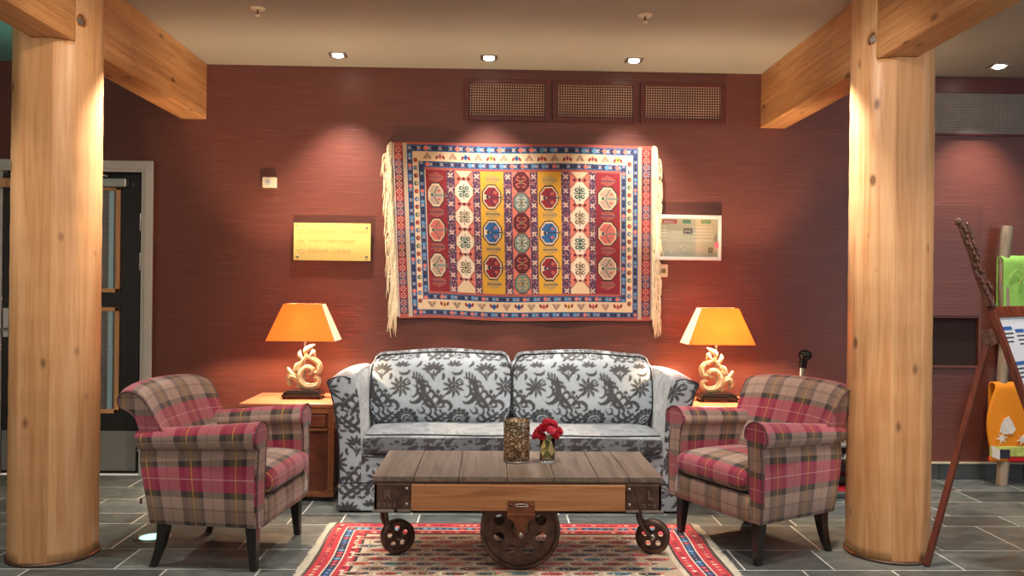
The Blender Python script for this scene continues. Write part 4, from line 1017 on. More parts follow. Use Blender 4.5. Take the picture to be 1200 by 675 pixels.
# ------------------------------------------------------------------ tartan armchairs
def armchair(loc, rotz, label):
    t = thing('armchair', label, 'armchair', loc, rotz, 'tartan armchairs')
    BOT = 0.205; hw = 0.325
    TG = 'tartan'
    def mesh_obj(b, name, parent=t, **k): return b.build(name, TG, parent, **k)
    def rim(pts, parent, r=0.0036): MB().tube(pts, r, 6).build('piping', 'piping', parent)
    # arms: section in y-z lofted along x
    for s in (-1, 1):
        prof = [(0.255, 0.30), (0.252, 0.42), (0.245, 0.52), (0.24, 0.575)]
        cy, cz, r = 0.292, 0.595, 0.062
        for k in range(0, 15):
            a = R(195 - k * 17); prof.append((cy + r * 1.06 * math.cos(a), cz + r * math.sin(a)))
        prof += [(0.318, 0.548), (0.330, 0.50), (0.338, 0.40), (0.336, 0.30), (0.330, BOT + 0.01), (0.322, BOT)]
        rows = []; n = 26
        for i in range(n + 1):
            q = i / n; x = lerp(-0.262, 0.245, q)
            rows_row = []
            for (y, z) in prof:
                hi = max(0, (z - BOT) / 0.45)
                xx = x - (1 - q) * 0.085 * min(hi, .9) ** 1.2
                yy = y * (1 - 0.05 * (1 - q)) if True else y
                zz = z + (0.034 * (q - 0.45) if z > 0.45 else 0)
                if z > 0.53:
                    kk = lerp(0.80, 1.10, q); yy = s0 = (cy + (y - cy) * kk) * (1 - 0.05 * (1 - q)); zz = cz + (z - cz) * kk + 0.034 * (q - 0.45)
                if q > 0.9: zz = zz
                rows_row.append((xx, s * yy, zz))
            rows.append(rows_row)
        b = MB().loft([[r_[j] for r_ in rows] for j in range(len(prof))], uo=(0.03, -0.05), swap=False)
        arm = mesh_obj(b, 'arm')
        # front facing
        last = rows[-1]
        cxp = last[0][0]
        f = MB()
        ring = [Vector(p) for p in last]
        inner_b = [Vector((cxp, s * 0.255, BOT)), ] + ring
        cen = [Vector((cxp + 0.006, (p.y * 0.6 + s * 0.4 * (0.295)), p.z * 0.96 + 0.02)) for p in inner_b]
        f.add([Vector((p.x + 0.001, p.y, p.z)) for p in inner_b], [tuple(range(len(inner_b)))], smooth=False)
        ff = mesh_obj(f, 'arm_front', arm)
        m = ff.modifiers.new('thick', 'SOLIDIFY'); m.thickness = 0.014; m.offset = 0
        off = Vector((0.008, 0, 0))
        rim([p + off for p in inner_b], arm)
    # back: section in x-z lofted along y
    prof = [(-0.115, 0.33), (-0.165, 0.45), (-0.225, 0.58), (-0.285, 0.70), (-0.322, 0.768), (-0.345, 0.80)]
    cx, cz, r = -0.405, 0.776, 0.049
    for k in range(0, 13):
        a = R(48 + k * 17); prof.append((cx + r * 1.1 * math.cos(a), cz + r * math.sin(a) * 0.95))
    prof += [(-0.385, 0.705), (-0.358, 0.62), (-0.325, 0.48), (-0.295, 0.32), (-0.268, BOT)]
    pts = resample(catmull([(x, 0, z) for x, z in prof], 3), 54)
    rows = []; n = 30
    for i in range(n + 1):
        v = -1 + 2 * i / n
        row = []
        for p in pts:
            hi = max(0.0, (p.z - 0.5) / 0.33)
            wv = lerp(0.292, 0.335, min(1, hi) ** 0.7) if p.z > 0.5 else 0.292
            y = v * wv
            x = p.x + 0.045 * abs(v) ** 3 * (1 if p.z > .3 else .6)      # wraps forward at the sides
            z = p.z + 0.018 * (1 - v * v) * min(1, hi) - 0.012 * abs(v) ** 8 * min(1, hi)
            if p.z < 0.5: x = p.x + 0.055 * abs(v) ** 5
            row.append((x, y, z))
        rows.append(row)
    bk = mesh_obj(MB().loft([[r_[j] for r_ in rows] for j in range(len(pts))], uo=(0.09, 0.0)), 'backrest')
    for r_, s in ((rows[0], -1), (rows[-1], 1)):
        f = MB(); f.add([Vector(p) for p in r_], [tuple(range(len(r_)))], smooth=False); mesh_obj(f, 'back_side', bk)
        # scroll facing in the rolled top, and piping
        rim([Vector(p) + Vector((0, s * 0.002, 0)) for p in r_ if p[2] > 0.69], bk)
    # seat rail with rounded rear corners
    poly = [(a_, b_ * 0.955) for a_, b_ in [(0.243, -0.32), (0.245, 0.32), (0.10, 0.326), (-0.1, 0.322), (-0.2, 0.31), (-0.255, 0.27), (-0.27, 0.2), (-0.275, 0), (-0.27, -0.2), (-0.255, -0.27), (-0.2, -0.31), (-0.1, -0.322), (0.10, -0.326)]]
    b = MB(); b.prism(poly, BOT, 0.32, 'Z'); mesh_obj(b, 'seat_rail')
    b = MB(); nxx = 12
    rows = []
    for z in (BOT + .002, 0.24, 0.28, 0.33):
        rows.append([(0.255 + 0.006 * math.sin((z - BOT) / .125 * PI), y, z) for y in np.linspace(-0.26, 0.26, 14)])
    fr = mesh_obj(b.loft(rows, uo=(0.0, 0.166)), 'front_rail'); m = fr.modifiers.new('thick', 'SOLIDIFY'); m.thickness = 0.02; m.offset = 0
    rim([(0.262, y, BOT + .004) for y in (-0.30, 0.30)], fr)
    # seat cushion
    nu, nv = 40, 44; sec = []
    for k in range(nv):
        a = 2 * PI * k / nv; ca, sa = math.cos(a), math.sin(a); sec.append((math.copysign(abs(ca) ** 0.42, ca), math.copysign(abs(sa) ** 0.62, sa)))
    rows = []
    for i in range(nu + 1):
        u = -1 + 2 * i / nu; e = max(0.03, (1 - abs(u) ** 9) ** 0.4); row = []
        for a, c in sec:
            x = 0.055 + a * 0.235 * lerp(0.93, 1, e); z = 0.395 + c * 0.068 * lerp(0.5, 1, e) + (0.018 * (1 - u * u) * (1 - a * a) if c > 0 else 0)
            row.append((x, u * 0.245, z))
        rows.append(row)
    sc = mesh_obj(MB().loft(rows, cu=True, caps=True, uo=(0.05, 0.07), swap=True), 'seat_cushion')
    # legs
    for sx, sy in ((1, 1), (1, -1), (-1, 1), (-1, -1)):
        b = MB(); rows = []
        for i in range(9):
            q = i / 8; z = BOT + 0.01 - q * (BOT + 0.01)
            if sx > 0: ox, w = 0.205 + 0.012 * q, lerp(0.027, 0.015, q)
            else: ox, w = -0.215 - 0.05 * q * q, lerp(0.026, 0.015, q)
            oy = sy * (0.27 + 0.006 * q)
            rows.append([(ox + a * w, oy + c * w, z) for a, c in ((-1, -1), (1, -1), (1, 1), (-1, 1))])
        b.loft(rows, cu=True, caps=True, smooth=False).build('leg', 'leg_black', t, bevel=0.003)
    MB().box2((-0.30, -0.335, 0.30), (-0.296, -0.32, 0.325)).build('fabric_tag', 'piping', t)
    return t
armchair((-1.245, 4.02, 0), R(-7), 'red and taupe tartan armchair on the left, facing right toward the table')
armchair((1.345, 4.15, 0), R(207), 'red and taupe tartan armchair on the right, facing left toward the table')

# ------------------------------------------------------------------ cart table
def cart():
    t = thing('cart_table', 'industrial wooden cart coffee table with big iron wheel standing on the rug', 'coffee table', (0.135, 3.94, 0.009))
    hx, hy = 0.655, 0.29; z0, z1, z2 = 0.288, 0.415, 0.441
    b = MB(); rnd = random.Random(4); xs = [-hx, -0.47, -0.27, -0.05, 0.16, 0.36, 0.50, hx]; tones = []
    for i in range(7):
        b.box2((xs[i] + 0.0012, -hy - 0.0, z1 + 0.002), (xs[i + 1] - 0.0012, hy, z2 - 0.001 * rnd.random())); tones += [rnd.random()] * 6
    top = b.build('tabletop', 'table_top', t, bevel=0.0025); at = top.data.attributes.new('tone', 'FLOAT', 'FACE'); at.data.foreach_set('value', tones)
    MB().box2((-hx + .005, -hy + .005, z1 - 0.012), (hx - .005, hy - .005, z1 + 0.003)).build('underboard', 'iron', t)
    for s in (-1, 1): MB().box2((-0.482, s * (hy - 0.012) - .02, z0), (0.482, s * (hy - 0.012) + .008 * 1, z1 - .01)).build('side_board', 'table_wood', t, bevel=0.003)
    MB().box2((-0.60, -hy + .05, z0 + .03), (0.60, hy - .05, z1 - .02)).build('bed', 'table_wood', t)
    for sx, lt, l2 in ((-1, 'R', 'G Z N B'), (1, 'L', 'G M B')):
        c = MB()
        x0, x1 = sx * 0.648, sx * 0.485
        c.box2((x0, -hy + .0, z0), (x1, -hy + .02, z1 - .008)); c.box2((x0, hy - .02, z0), (x1, hy, z1 - .008)); c.box2((x0, -hy, z0), (x0 - sx * .016, hy, z1 - .008))
        co = c.build('corner_casting', 'iron', t, bevel=0.004)
        # slanted strap, bottom lip, rivets
        xa, xb = sx * 0.518, sx * 0.548
        MB().prism([(xa, z1 - .01), (xa + sx * .006, z1 - .01), (xb + sx * .006, z0 + .005), (xb, z0 + .005)], -hy - .006, -hy + .004, 'Y').build('rib', 'iron', co)
        MB().box2((x0 * 1.012, -hy - .012, z0 - .006), (xb + sx * .01, -hy + .03, z0 + .004)).build('lip', 'iron_edge', co, bevel=0.001)
        MB().box2((xb - sx * .006, -hy - .010, z0 - .004), (x1, -hy + .03, z0 + .004)).build('lip', 'iron_edge', co, bevel=0.001)
        for z in (z0 + .028, z1 - .03): MB().lathe([(0.001, -0.010), (0.006, -0.007), (0.008, 0.0)], (sx * 0.502, -hy, z), 12, 'Y').build('rivet', 'iron_edge', co)
        cxx = sx * 0.592
        text_mesh(lt, 0.055, 0.003, 'emboss', 'lettering', co, (cxx + .004, -hy - .001, z0 + .052), (R(90), 0, 0))
        text_mesh(l2, 0.024, 0.003, 'emboss', 'lettering', co, (cxx, -hy - .001, z0 + .016), (R(90), 0, 0))
    # big wheels front and back with rusty bracket
    for s in (-1, 1):
        w = thing('wheel', None, None); w.parent = t; w.location = (0.012, s * 0.205, 0.183); w.name = 'wheel'
        # rim + web with round holes
        b = MB(); b.lathe([(0.168, -0.028), (0.183, -0.030), (0.183, 0.026), (0.183, 0.032), (0.168, 0.032), (0.168, -0.028)], n=56, ax='Y', caps=False)
        rimo = b.build('rim', 'iron', w)
        n = 8; pts = 96; rows = []
        web = MB().lathe([(0.170, -0.006), (0.170, 0.006)], n=72, ax='Y').build('web', 'iron', w); bpy.context.view_layer.update()
        # the wheel web with its holes cut
        web.parent = None; web.location = (0, 0, 0); bpy.context.view_layer.update()
        cb = MB()
        for k in range(n):
            a = 2 * PI * (k + 0.5) / n; cb.lathe([(0.0255, -0.05), (0.0255, 0.05)], (0.104 * math.cos(a), 0, 0.104 * math.sin(a)), 20, 'Y')
        cu = cb.build('cutter', 'iron'); bpy.context.view_layer.update(); cut(web, cu)
        web.parent = w
        MB().lathe([(0.012, -0.045), (0.034, -0.04), (0.042, -0.012), (0.042, 0.012), (0.034, 0.04), (0.012, 0.045)], n=28, ax='Y').build('hub', 'iron', w)
        # bracket on the side board
        br = MB(); y0 = s * (hy + 0.004)
        P = [(-0.06, 0.335), (0.06, 0.335), (0.062, 0.262), (0.035, 0.245), (0.018, 0.20), (0.016, 0.175), (0, 0.162), (-0.016, 0.175), (-0.018, 0.20), (-0.035, 0.245), (-0.062, 0.262)]
        br.prism([(x + 0.012, z) for x, z in P], y0 - .014, y0 + .010, 'Y'); bo = br.build('wheel_bracket', 'rust', t, bevel=0.003)
        MB().box2((-0.052, y0 - s * .0 - .02, 0.268), (0.076, y0 + .02, 0.278)).build('flange', 'rust', bo, bevel=0.002)
        b = MB(); 
        b.tube(catmull([(-0.012, y0 + s * .012, 0.312), (0.036, y0 + s * .012, 0.312), (0.036, y0 + s * .012, 0.320), (-0.012, y0 + s * .012, 0.320)], 3, True) , 0.0035, 6)
        b.build('slot_rim', 'iron_edge', bo)
        for x in (-0.035, 0.059): MB().lathe([(0.001, -0.007), (0.007, -0.004), (0.008, 0.004)], (x, y0 + s * .012, 0.318), 10, 'Y').build('rivet', 'rust', bo)
        MB().lathe([(0.001, -0.014), (0.011, -0.012), (0.013, 0.01)], (0.012, y0 + s * .01, 0.183), 14, 'Y').build('axle_nut', 'iron_edge', bo)
    MB().tube([(0.012, -0.27, 0.183), (0.012, 0.27, 0.183)], 0.011, 12).build('axle', 'iron', t)
    # end casters, turned differently
    for sx, ang, yy in ((-1, R(28), -0.03), (1, R(-18), 0.03)):
        cst = thing('caster', None, None); cst.parent = t; cst.location = (-0.628 if sx < 0 else 0.612, yy, 0); cst.rotation_euler.z = ang
        dirx = -sx * 0.0
        MB().lathe([(0.03, z0 - 0.012), (0.03, z0 + .004), (0.016, z0 - .03), (0.014, 0.225)][:2], n=20).build('swivel_plate', 'iron', cst)
        wx = 0.062
        for s in (-1, 1):
            MB().tube(catmull([(0, s * 0.004, z0 - .005), (-0.004, s * 0.012, 0.235), (-0.006, s * 0.03, 0.18), (0.02, s * 0.032, 0.125), (wx, s * 0.03, 0.084)]), [0.017] * 6 + [0.013] * 6 + [0.010] * 5, 8, flat=0.8).build('fork', 'iron', cst)
        wv = MB().lathe([(0.062, -0.019), (0.082, -0.021), (0.082, 0.021), (0.062, 0.019), (0.062, -0.019)], (wx, 0, 0.083), 36, 'Y', caps=False).build('rim', 'iron', cst)
        b = MB().lathe([(0.064, -0.004), (0.064, 0.004)], (wx, 0, 0.083), 48, 'Y').build('web', 'iron')
        cb = MB()
        for k in range(5): a = 2 * PI * (k + .3) / 5; cb.lathe([(0.0135, -0.05), (0.0135, 0.05)], (wx + 0.041 * math.cos(a), 0, 0.083 + 0.041 * math.sin(a)), 14, 'Y')
        cu = cb.build('cutter', 'iron'); bpy.context.view_layer.update(); cut(b, cu); b.parent = cst
        MB().lathe([(0.006, -0.036), (0.014, -0.034), (0.016, 0.0), (0.014, 0.034), (0.006, 0.036)], (wx, 0, 0.083), 16, 'Y').build('hub', 'iron_edge', cst)
    return t
cart()

# ------------------------------------------------------------------ objects on the table
TZ = 0.4495
t = thing('candle_holder', 'cylindrical mosaic glass candle holder glowing amber on the cart table', 'candle holder', (0.135, 3.98, TZ))
MB().lathe([(0.0605, 0.006), (0.064, 0.012), (0.0645, 0.10), (0.0645, 0.20), (0.0625, 0.204), (0.0605, 0.20), (0.0605, 0.10), (0.059, 0.012), (0.002, 0.009)], n=48, caps=False).build('glass_wall', 'mosaic', t)
MB().lathe([(0.001, 0.0), (0.062, 0.0), (0.066, 0.006), (0.062, 0.010), (0.001, 0.010)], n=40).build('foot', 'iron_edge', t)
M['wax'] = plain('candle_wax', rgb(244, 214, 170), 0.5, Subsurface_Weight=0.3); M['flame'] = emit('flame', (1.0, 0.55, 0.18, 1), 22)
t2 = thing('candle', 'pale candle burning inside the mosaic holder', 'candle', (0.135, 3.98, TZ + 0.0105))
MB().lathe([(0.001, 0), (0.022, 0), (0.022, 0.06), (0.018, 0.063), (0.001, 0.061)], n=24).build('wax_body', 'wax', t2)
MB().lathe([(0.001, 0.064), (0.005, 0.072), (0.006, 0.08), (0.003, 0.092), (0.0005, 0.1)], n=12).build('flame', 'flame', t2)
point('candle_light', (0.135, 3.98, TZ + 0.105), 1.6, (1.0, 0.55, 0.25), 0.02)

VX, VY = 0.285, 3.96
t = thing('vase', 'small clear glass vase of yellowish water with red flowers on the cart table', 'vase', (VX, VY, TZ))
MB().lathe([(0.001, 0.0), (0.034, 0.0), (0.036, 0.004), (0.037, 0.06), (0.038, 0.118), (0.0365, 0.1195), (0.035, 0.118), (0.0335, 0.06), (0.0325, 0.014), (0.001, 0.012)], n=36, caps=False).build('glass_body', 'glass', t)
tag(MB().lathe([(0.001, 0.0125), (0.0322, 0.0145), (0.0334, 0.06), (0.0343, 0.098), (0.001, 0.098)], n=36, caps=False).build('water', 'water', t), 'yellow-green water')
M['petal'] = plain('petal_red', rgb(172, 18, 40), 0.5, var=0.35, scale=90); M['petal_pink'] = plain('petal_pink', rgb(222, 88, 110), 0.5, var=0.2, scale=90)
M['stem'] = plain('flower_stem', rgb(110, 128, 44), 0.5); M['sepal'] = plain('flower_leaf', rgb(66, 84, 48), 0.6)
FL = [(-0.058, -0.010, 0.150, 0.021, 'petal', 'red flower drooping furthest left over the vase rim'), (-0.044, 0.0, 0.172, 0.022, 'petal', 'red flower at upper left of the posy'), (-0.020, -0.028, 0.190, 0.024, 'petal', 'large open red flower left of centre'),
      (0.0, 0.012, 0.212, 0.023, 'petal', 'topmost red flower of the posy'), (0.030, 0.010, 0.205, 0.021, 'petal', 'tall red flower at upper right'), (0.014, -0.036, 0.178, 0.021, 'petal_pink', 'pink flower at the front centre of the posy'),
      (0.056, -0.006, 0.172, 0.022, 'petal', 'red flower furthest right in the posy'), (0.036, -0.030, 0.153, 0.020, 'petal', 'red flower low at front right'), (-0.028, -0.036, 0.148, 0.019, 'petal', 'red flower low at front left'), (0.022, 0.034, 0.180, 0.02, 'petal', 'red flower at the rear of the posy')]
for i, (fx, fy, fz, r, mt, lb) in enumerate(FL):
    f = thing('flower', lb, 'flower', (VX, VY, TZ), 0, 'flowers in the vase')
    sx, sy = fx * 0.25, fy * 0.3
    MB().tube(catmull([(-sx * 1.5, -sy * 1.5, 0.018 + 0.003 * (i % 3)), (sx * .3, sy * .3, 0.07), (fx * 0.42, fy * 0.42, 0.118), (fx * .9, fy * .9, fz - r * .6)]), 0.0019, 6).build('stem', 'stem', f)
    d = Vector((fx, fy - 0.02, 0.055)).normalized(); r *= 1.12; fz -= 0.016; c = Vector((fx, fy, fz)); q = d.to_track_quat('Z', 'Y').to_matrix()
    b = MB()
    for ring, (np_, rr_, hh, op) in enumerate(((6, 1.0, 0.75, 0.95), (6, 0.85, 0.95, 0.7), (5, 0.62, 1.05, 0.45), (4, 0.38, 1.05, 0.2))):
        for k in range(np_):
            a0 = 2 * PI * (k + ring * .5) / np_; rows = []
            for j in range(5):
                tj = j / 4; rad = r * rr_ * (0.25 + 0.75 * math.sin(tj * PI * .5 * (0.8 + 0.4 * op))); z = r * (-0.55 + hh * 1.1 * tj) ; row = []
                for w in range(5):
                    aw = a0 + (w - 2) / 2 * (PI / np_) * 1.35 * math.sin(PI * (0.18 + 0.66 * tj)); row.append(c + q @ Vector((rad * math.cos(aw), rad * math.sin(aw), z - 0.08 * r * abs(w - 2))))
                rows.append(row)
            b.loft(rows)
    bo = b.build('bloom', mt, f); m = bo.modifiers.new('t', 'SOLIDIFY'); m.thickness = 0.0009
    if i % 2 == 0:
        b = MB(); lc = c - d * r * 0.9
        for sg in (-1, 1):
            e = q @ Vector((sg * r * 1.3, r * .4, r * .3)); b.tube([lc, lc + e * .5, lc + e], [0.001, 0.006, 0.0008], 6, flat=0.25)
        b.build('leaf', 'sepal', f)

# ------------------------------------------------------------------ trunks used as side tables
def trunk(x0, x1, label, mirror):
    cx = (x0 + x1) / 2; w = (x1 - x0) / 2; t = thing('side_trunk', label, 'trunk', (cx, 5.16, 0), 0, 'leather side trunks'); d = 0.25; H_ = 0.59
    MB().box2((-w + .01, -d + .01, 0.03), (w - .01, d - .01, H_ - .025)).build('body', 'leather', t, bevel=0.004)
    tp = tag(MB().box2((-w - .006, -d - .008, H_ - .024), (w + .006, d, H_)).build('top', 'leather_top', t, bevel=0.005), 'worn pale leather top')
    fr = MB()
    for a, b_ in (((-w, 0.03), (-w + .035, H_ - .025)), ((w - .035, 0.03), (w, H_ - .025)), ((-w + .035, 0.03), (w - .035, 0.06)), ((-w + .035, H_ - .06), (w - .035, H_ - .025)), ((-w + .035, H_ - .165), (w - .035, H_ - .150))):
        fr.box2((a[0], -d - .002, a[1]), (b_[0], -d + .012, b_[1]))
    for a, b_ in (((-d, 0.03), (-d + .035, H_ - .025)), ((d - .035, 0.03), (d, H_ - .025)), ((-d + .035, 0.03), (d - .035, 0.06)), ((-d + .035, H_ - .165), (d - .035, H_ - .150))):
        for sx in (-1, 1): fr.box2((sx * w, a[0], a[1]), (sx * (w - .012), b_[0], b_[1]))
    fo = tag(fr.build('tooled_border', 'leather_edge', t, bevel=0.002), 'tooled lighter leather borders')
    dr = MB().box2((-w + .05, -d - .004, H_ - .143), (w - .05, -d + .012, H_ - .066)).build('drawer_front', 'leather', t, bevel=0.006)
    MB().tube(catmull([(-.05, -d - .006, H_ - .095), (-.04, -d - .02, H_ - .11), (.04, -d - .02, H_ - .11), (.05, -d - .006, H_ - .095)]), 0.005, 8).build('handle', 'iron', dr)
    st = MB()
    for xx in np.linspace(-w + .018, w - .018, 24):
        for z in (0.045, H_ - .157): st.lathe([(0.001, -.005), (0.004, -.003), (0.0045, 0.001)], (xx, -d - .002, z), 8, 'Y')
    for zz in np.linspace(.07, H_ - .07, 20):
        for xx in (-w + .018, w - .018): st.lathe([(0.001, -.005), (0.004, -.003), (0.0045, 0.001)], (xx, -d - .002, zz), 8, 'Y')
    so = tag(st.build('stud_row', 'rust', fo), 'rows of small studs')
    for sx in (-1, 1):
        b = MB(); b.prism([(sx * w, 0.03), (sx * (w - .09), 0.03), (sx * (w - .06), 0.06), (sx * (w - .03), 0.08), (sx * w, 0.12)], -d - .006, -d + .0, 'Y'); b.build('corner_guard', 'leather_edge', t, bevel=0.002)
    MB().box2((-w + .02, -d + .02, 0), (w - .02, d - .02, 0.032)).build('plinth', 'leg_black', t)
trunk(-1.50, -0.935, 'brown leather trunk left of the sofa carrying a lamp', 1)
trunk(1.215, 1.78, 'brown leather trunk right of the sofa carrying a lamp', -1)

# ------------------------------------------------------------------ table lamps
def lamp(loc, mir, label):
    t = thing('table_lamp', label, 'lamp', loc, 0, 'table lamps'); s = mir
    # stepped black plinth on little feet
    b = MB(); b.box((0, 0, 0.022), (0.245, 0.15, 0.014)); b.box((0, 0, 0.036), (0.225, 0.135, 0.016)); b.box((0, 0, 0.048), (0.19, 0.11, 0.010))
    base = b.build('base', 'black', t, bevel=0.003)
    for sx in (-1, 1):
        for sy in (-1, 1): MB().lathe([(0.004, 0), (0.009, 0.002), (0.010, 0.009), (0.006, 0.016)], (sx * 0.108, sy * 0.062, 0), 12).build('foot', 'black', base)
    # carved scrollwork: coordinates traced in the lamp's own plane (x, z)
    K = 0.000642
    def q(p): return (s * (p[0] - 305) * K, 0, 0.052 + (548 - p[1]) * K)
    g = MB()
    def scroll(P, r0, r1, y=0.0, groove=True, rm=None):
        c = catmull([(q(p)[0], y, q(p)[2]) for p in P], 6); n = len(c)
        rs = [lerp(r0, r1, i / (n - 1)) if rm is None else (lerp(r0, rm, 2 * i / (n - 1)) if i < n / 2 else lerp(rm, r1, 2 * i / (n - 1) - 1)) for i in range(n)]
        g.tube(c, rs, 12, upv=(0, 1, 0), flat=0.95)
        if groove:   # raised beads along the face and edges
            for sd in (-1, 1):
                d = []
                for i, p in enumerate(c):
                    tg = (c[min(i + 1, n - 1)] - c[max(i - 1, 0)]).normalized(); nn = Vector((-tg.z, 0, tg.x)); d.append(p + nn * rs[i] * .66 * sd + Vector((0, -rs[i] * .76, 0)))
                g.tube(d, 0.0024, 6, mi=1)
            for i in range(2, n - 2, 4): g.lathe([(0.001, -0.004), (0.0035, -0.002), (0.004, 0.002)], tuple(c[i] + Vector((0, -rs[i] * .97, 0))), 8, 'Y', mi=1)
    scroll([(345, 400), (385, 375), (370, 335), (315, 330), (275, 375), (265, 440), (300, 495), (370, 515), (430, 495), (450, 450), (425, 425), (400, 440)], 0.012, 0.010, 0, True, 0.026)
    scroll([(285, 520), (255, 480), (225, 430), (185, 415), (155, 440), (160, 485), (185, 490)], 0.018, 0.014, 0.004, True, 0.024)
    scroll([(330, 215), (370, 235), (425, 265), (455, 310), (445, 365), (405, 375), (390, 345), (405, 325)], 0.014, 0.010, 0.004, True, 0.021)
    scroll([(255, 360), (270, 300), (300, 250), (340, 225)], 0.016, 0.012, 0.0, True)
    scroll([(250, 525), (270, 500), (330, 530), (400, 530)], 0.018, 0.016, 0.002, False)
    # acanthus tips
    def leaf(P, w):
        c = catmull([(q(p)[0], -0.006, q(p)[2]) for p in P], 5); n = len(c); g.tube(c, [max(0.0015, w * math.sin(PI * (0.12 + 0.86 * i / (n - 1)))) for i in range(n)], 8, upv=(0, 1, 0), flat=0.5)
    leaf([(330, 200), (320, 165), (360, 130), (415, 100)], 0.018); leaf([(350, 230), (385, 190), (400, 165), (420, 240)], 0.014)
    leaf([(300, 260), (268, 220), (262, 190), (272, 158)], 0.015); leaf([(290, 280), (240, 300), (215, 350), (185, 385)], 0.014)
    leaf([(225, 395), (180, 385), (155, 350), (145, 322)], 0.014); leaf([(320, 240), (325, 200), (300, 180)], 0.012); leaf([(280, 330), (235, 345), (205, 395)], 0.013)
    g.build('carved_scroll', ['gold_cream', 'scroll_shade'], t)
    MB().tube([(0, 0.018, 0.05), (0, 0.018, 0.375)], 0.0045, 10).build('pole', 'silver', t)
    MB().lathe([(0.005, 0.345), (0.010, 0.352), (0.010, 0.372), (0.006, 0.378)], (0, 0.018, 0), 14).build('socket', 'silver', t)
    # four sided shade
    z0, z1 = 0.365, 0.595; bx, by, tx, ty = 0.213, 0.118, 0.118, 0.066
    def quad(P, name, mat, lb=None):
        b = MB(); b.add(P, [(0, 1, 2, 3)], smooth=False); o = b.build(name, mat, t); m = o.modifiers.new('t', 'SOLIDIFY'); m.thickness = 0.0016; m.offset = 0
        if lb: o['label'] = lb
        return o
    quad([(-bx, -by, z0), (bx, -by, z0), (tx, -ty, z1), (-tx, -ty, z1)], 'lamp_shade', 'shade', 'glowing orange shade panel')
    quad([(bx, by, z0), (-bx, by, z0), (-tx, ty, z1), (tx, ty, z1)], 'lamp_shade', 'shade')
    quad([(bx, -by, z0), (bx, by, z0), (tx, ty, z1), (tx, -ty, z1)], 'side_panel', 'shade_side', 'cream shade side panel')
    quad([(-bx, by, z0), (-bx, -by, z0), (-tx, -ty, z1), (-tx, ty, z1)], 'side_panel', 'shade_side', 'cream shade side panel')
    b = MB()
    b.tube([(-bx, -by, z0), (bx, -by, z0), (bx, by, z0), (-bx, by, z0), (-bx, -by, z0)], 0.0018, 5); b.tube([(-tx, -ty, z1), (tx, -ty, z1), (tx, ty, z1), (-tx, ty, z1), (-tx, -ty, z1)], 0.0018, 5)
    for sx in (-1, 1):
        for sy in (-1, 1): b.tube([(sx * bx, sy * by, z0), (sx * tx, sy * ty, z1)], 0.0014, 5)
    b.tube([(-tx, 0, z1 - .01), (tx, 0, z1 - .01)], 0.0015, 5)
    b.build('shade_wire', 'rust', t)
    tag(MB().lathe([(0.008, 0.38), (0.012, 0.395), (0.022, 0.43), (0.024, 0.455), (0.016, 0.478), (0.001, 0.486)], (0, 0.018, 0), 18).build('bulb', 'bulb_glass', t), 'lit frosted bulb')
    o = point('lamp_bulb_light', (loc[0], loc[1] - 0.03, loc[2] + 0.46), LAMP_W, (1.0, 0.73, 0.47), 0.028)
M['bulb_glass'] = emit('bulb_glass', (1, 0.75, 0.45, 1), 4)
lamp((-1.175, 5.16, 0.5905), 1, 'lit orange-shaded carved table lamp on the trunk left of the sofa')
lamp((1.455, 5.16, 0.5905), -1, 'lit orange-shaded carved table lamp on the trunk right of the sofa')

# ------------------------------------------------------------------ shoe polishing machine behind the right armchair
t = thing('shoe_polisher', 'black shoe polishing machine with long chrome handle behind the right armchair', 'shoe polisher', (2.17, 5.2, 0))
tag(MB().box((0, 0, 0.02), (0.52, 0.34, 0.04)).build('base_tray', 'kick_tile', t, bevel=0.01), 'dark grey tray')
tag(MB().box((0, -0.01, 0.044), (0.48, 0.28, 0.012)).build('mat', 'panel_red', t), 'red patterned mat')
MB().box((0, 0.03, 0.175), (0.40, 0.14, 0.25)).build('body', 'black', t, bevel=0.02)
for sx in (-1, 1):
    MB().lathe([(0.03, -0.06), (0.075, -0.055), (0.08, 0.0), (0.075, 0.055), (0.03, 0.06)], (sx * 0.10, -0.05, 0.20), 28, 'X').build('brush_roller', 'black', t)
    MB().lathe([(0.02, -0.012), (0.05, -0.010), (0.05, 0.01), (0.02, 0.012)], (sx * 0.175, -0.07, 0.2), 20, 'X').build('roller_cap', 'silver', t)
tag(MB().box((0, 0.02, 0.315), (0.44, 0.22, 0.028)).build('cover', 'steel_plate', t, bevel=0.01), 'grey metal cover')
MB().tube([(-0.185, 0.02, 0.30), (-0.135, 0.02, 0.84)], 0.017, 12).build('handle_pole', 'silver', t)
MB().tube([(-0.138, 0.02, 0.80), (-0.130, 0.02, 0.865)], [0.022, 0.027], 14).build('grip', 'black', t)
MB().lathe([(0.001, 0.845), (0.030, 0.855), (0.043, 0.875), (0.040, 0.9), (0.02, 0.915), (0.001, 0.918)], (-0.122, 0.02, 0), 20).build('knob', 'black', t)

# ------------------------------------------------------------------ floor uplight
t = thing('floor_uplight', 'round recessed floor light glowing pale green beside the left armchair', 'floor light', (-1.725, 4.21, 0.0))
MB().lathe([(0.062, 0.0), (0.092, 0.0), (0.090, 0.004), (0.062, 0.004)], n=36, caps=False).build('ring', 'silver', t)
MB().lathe([(0.073, 0.003), (0.074, 0.006), (0.076, 0.003)], n=36, caps=False).build('inner_ring', 'iron', t)
tag(MB().lathe([(0.001, 0.003), (0.062, 0.002)], n=30, caps=False).build('lens', 'teal_glow', t), 'glowing green glass')

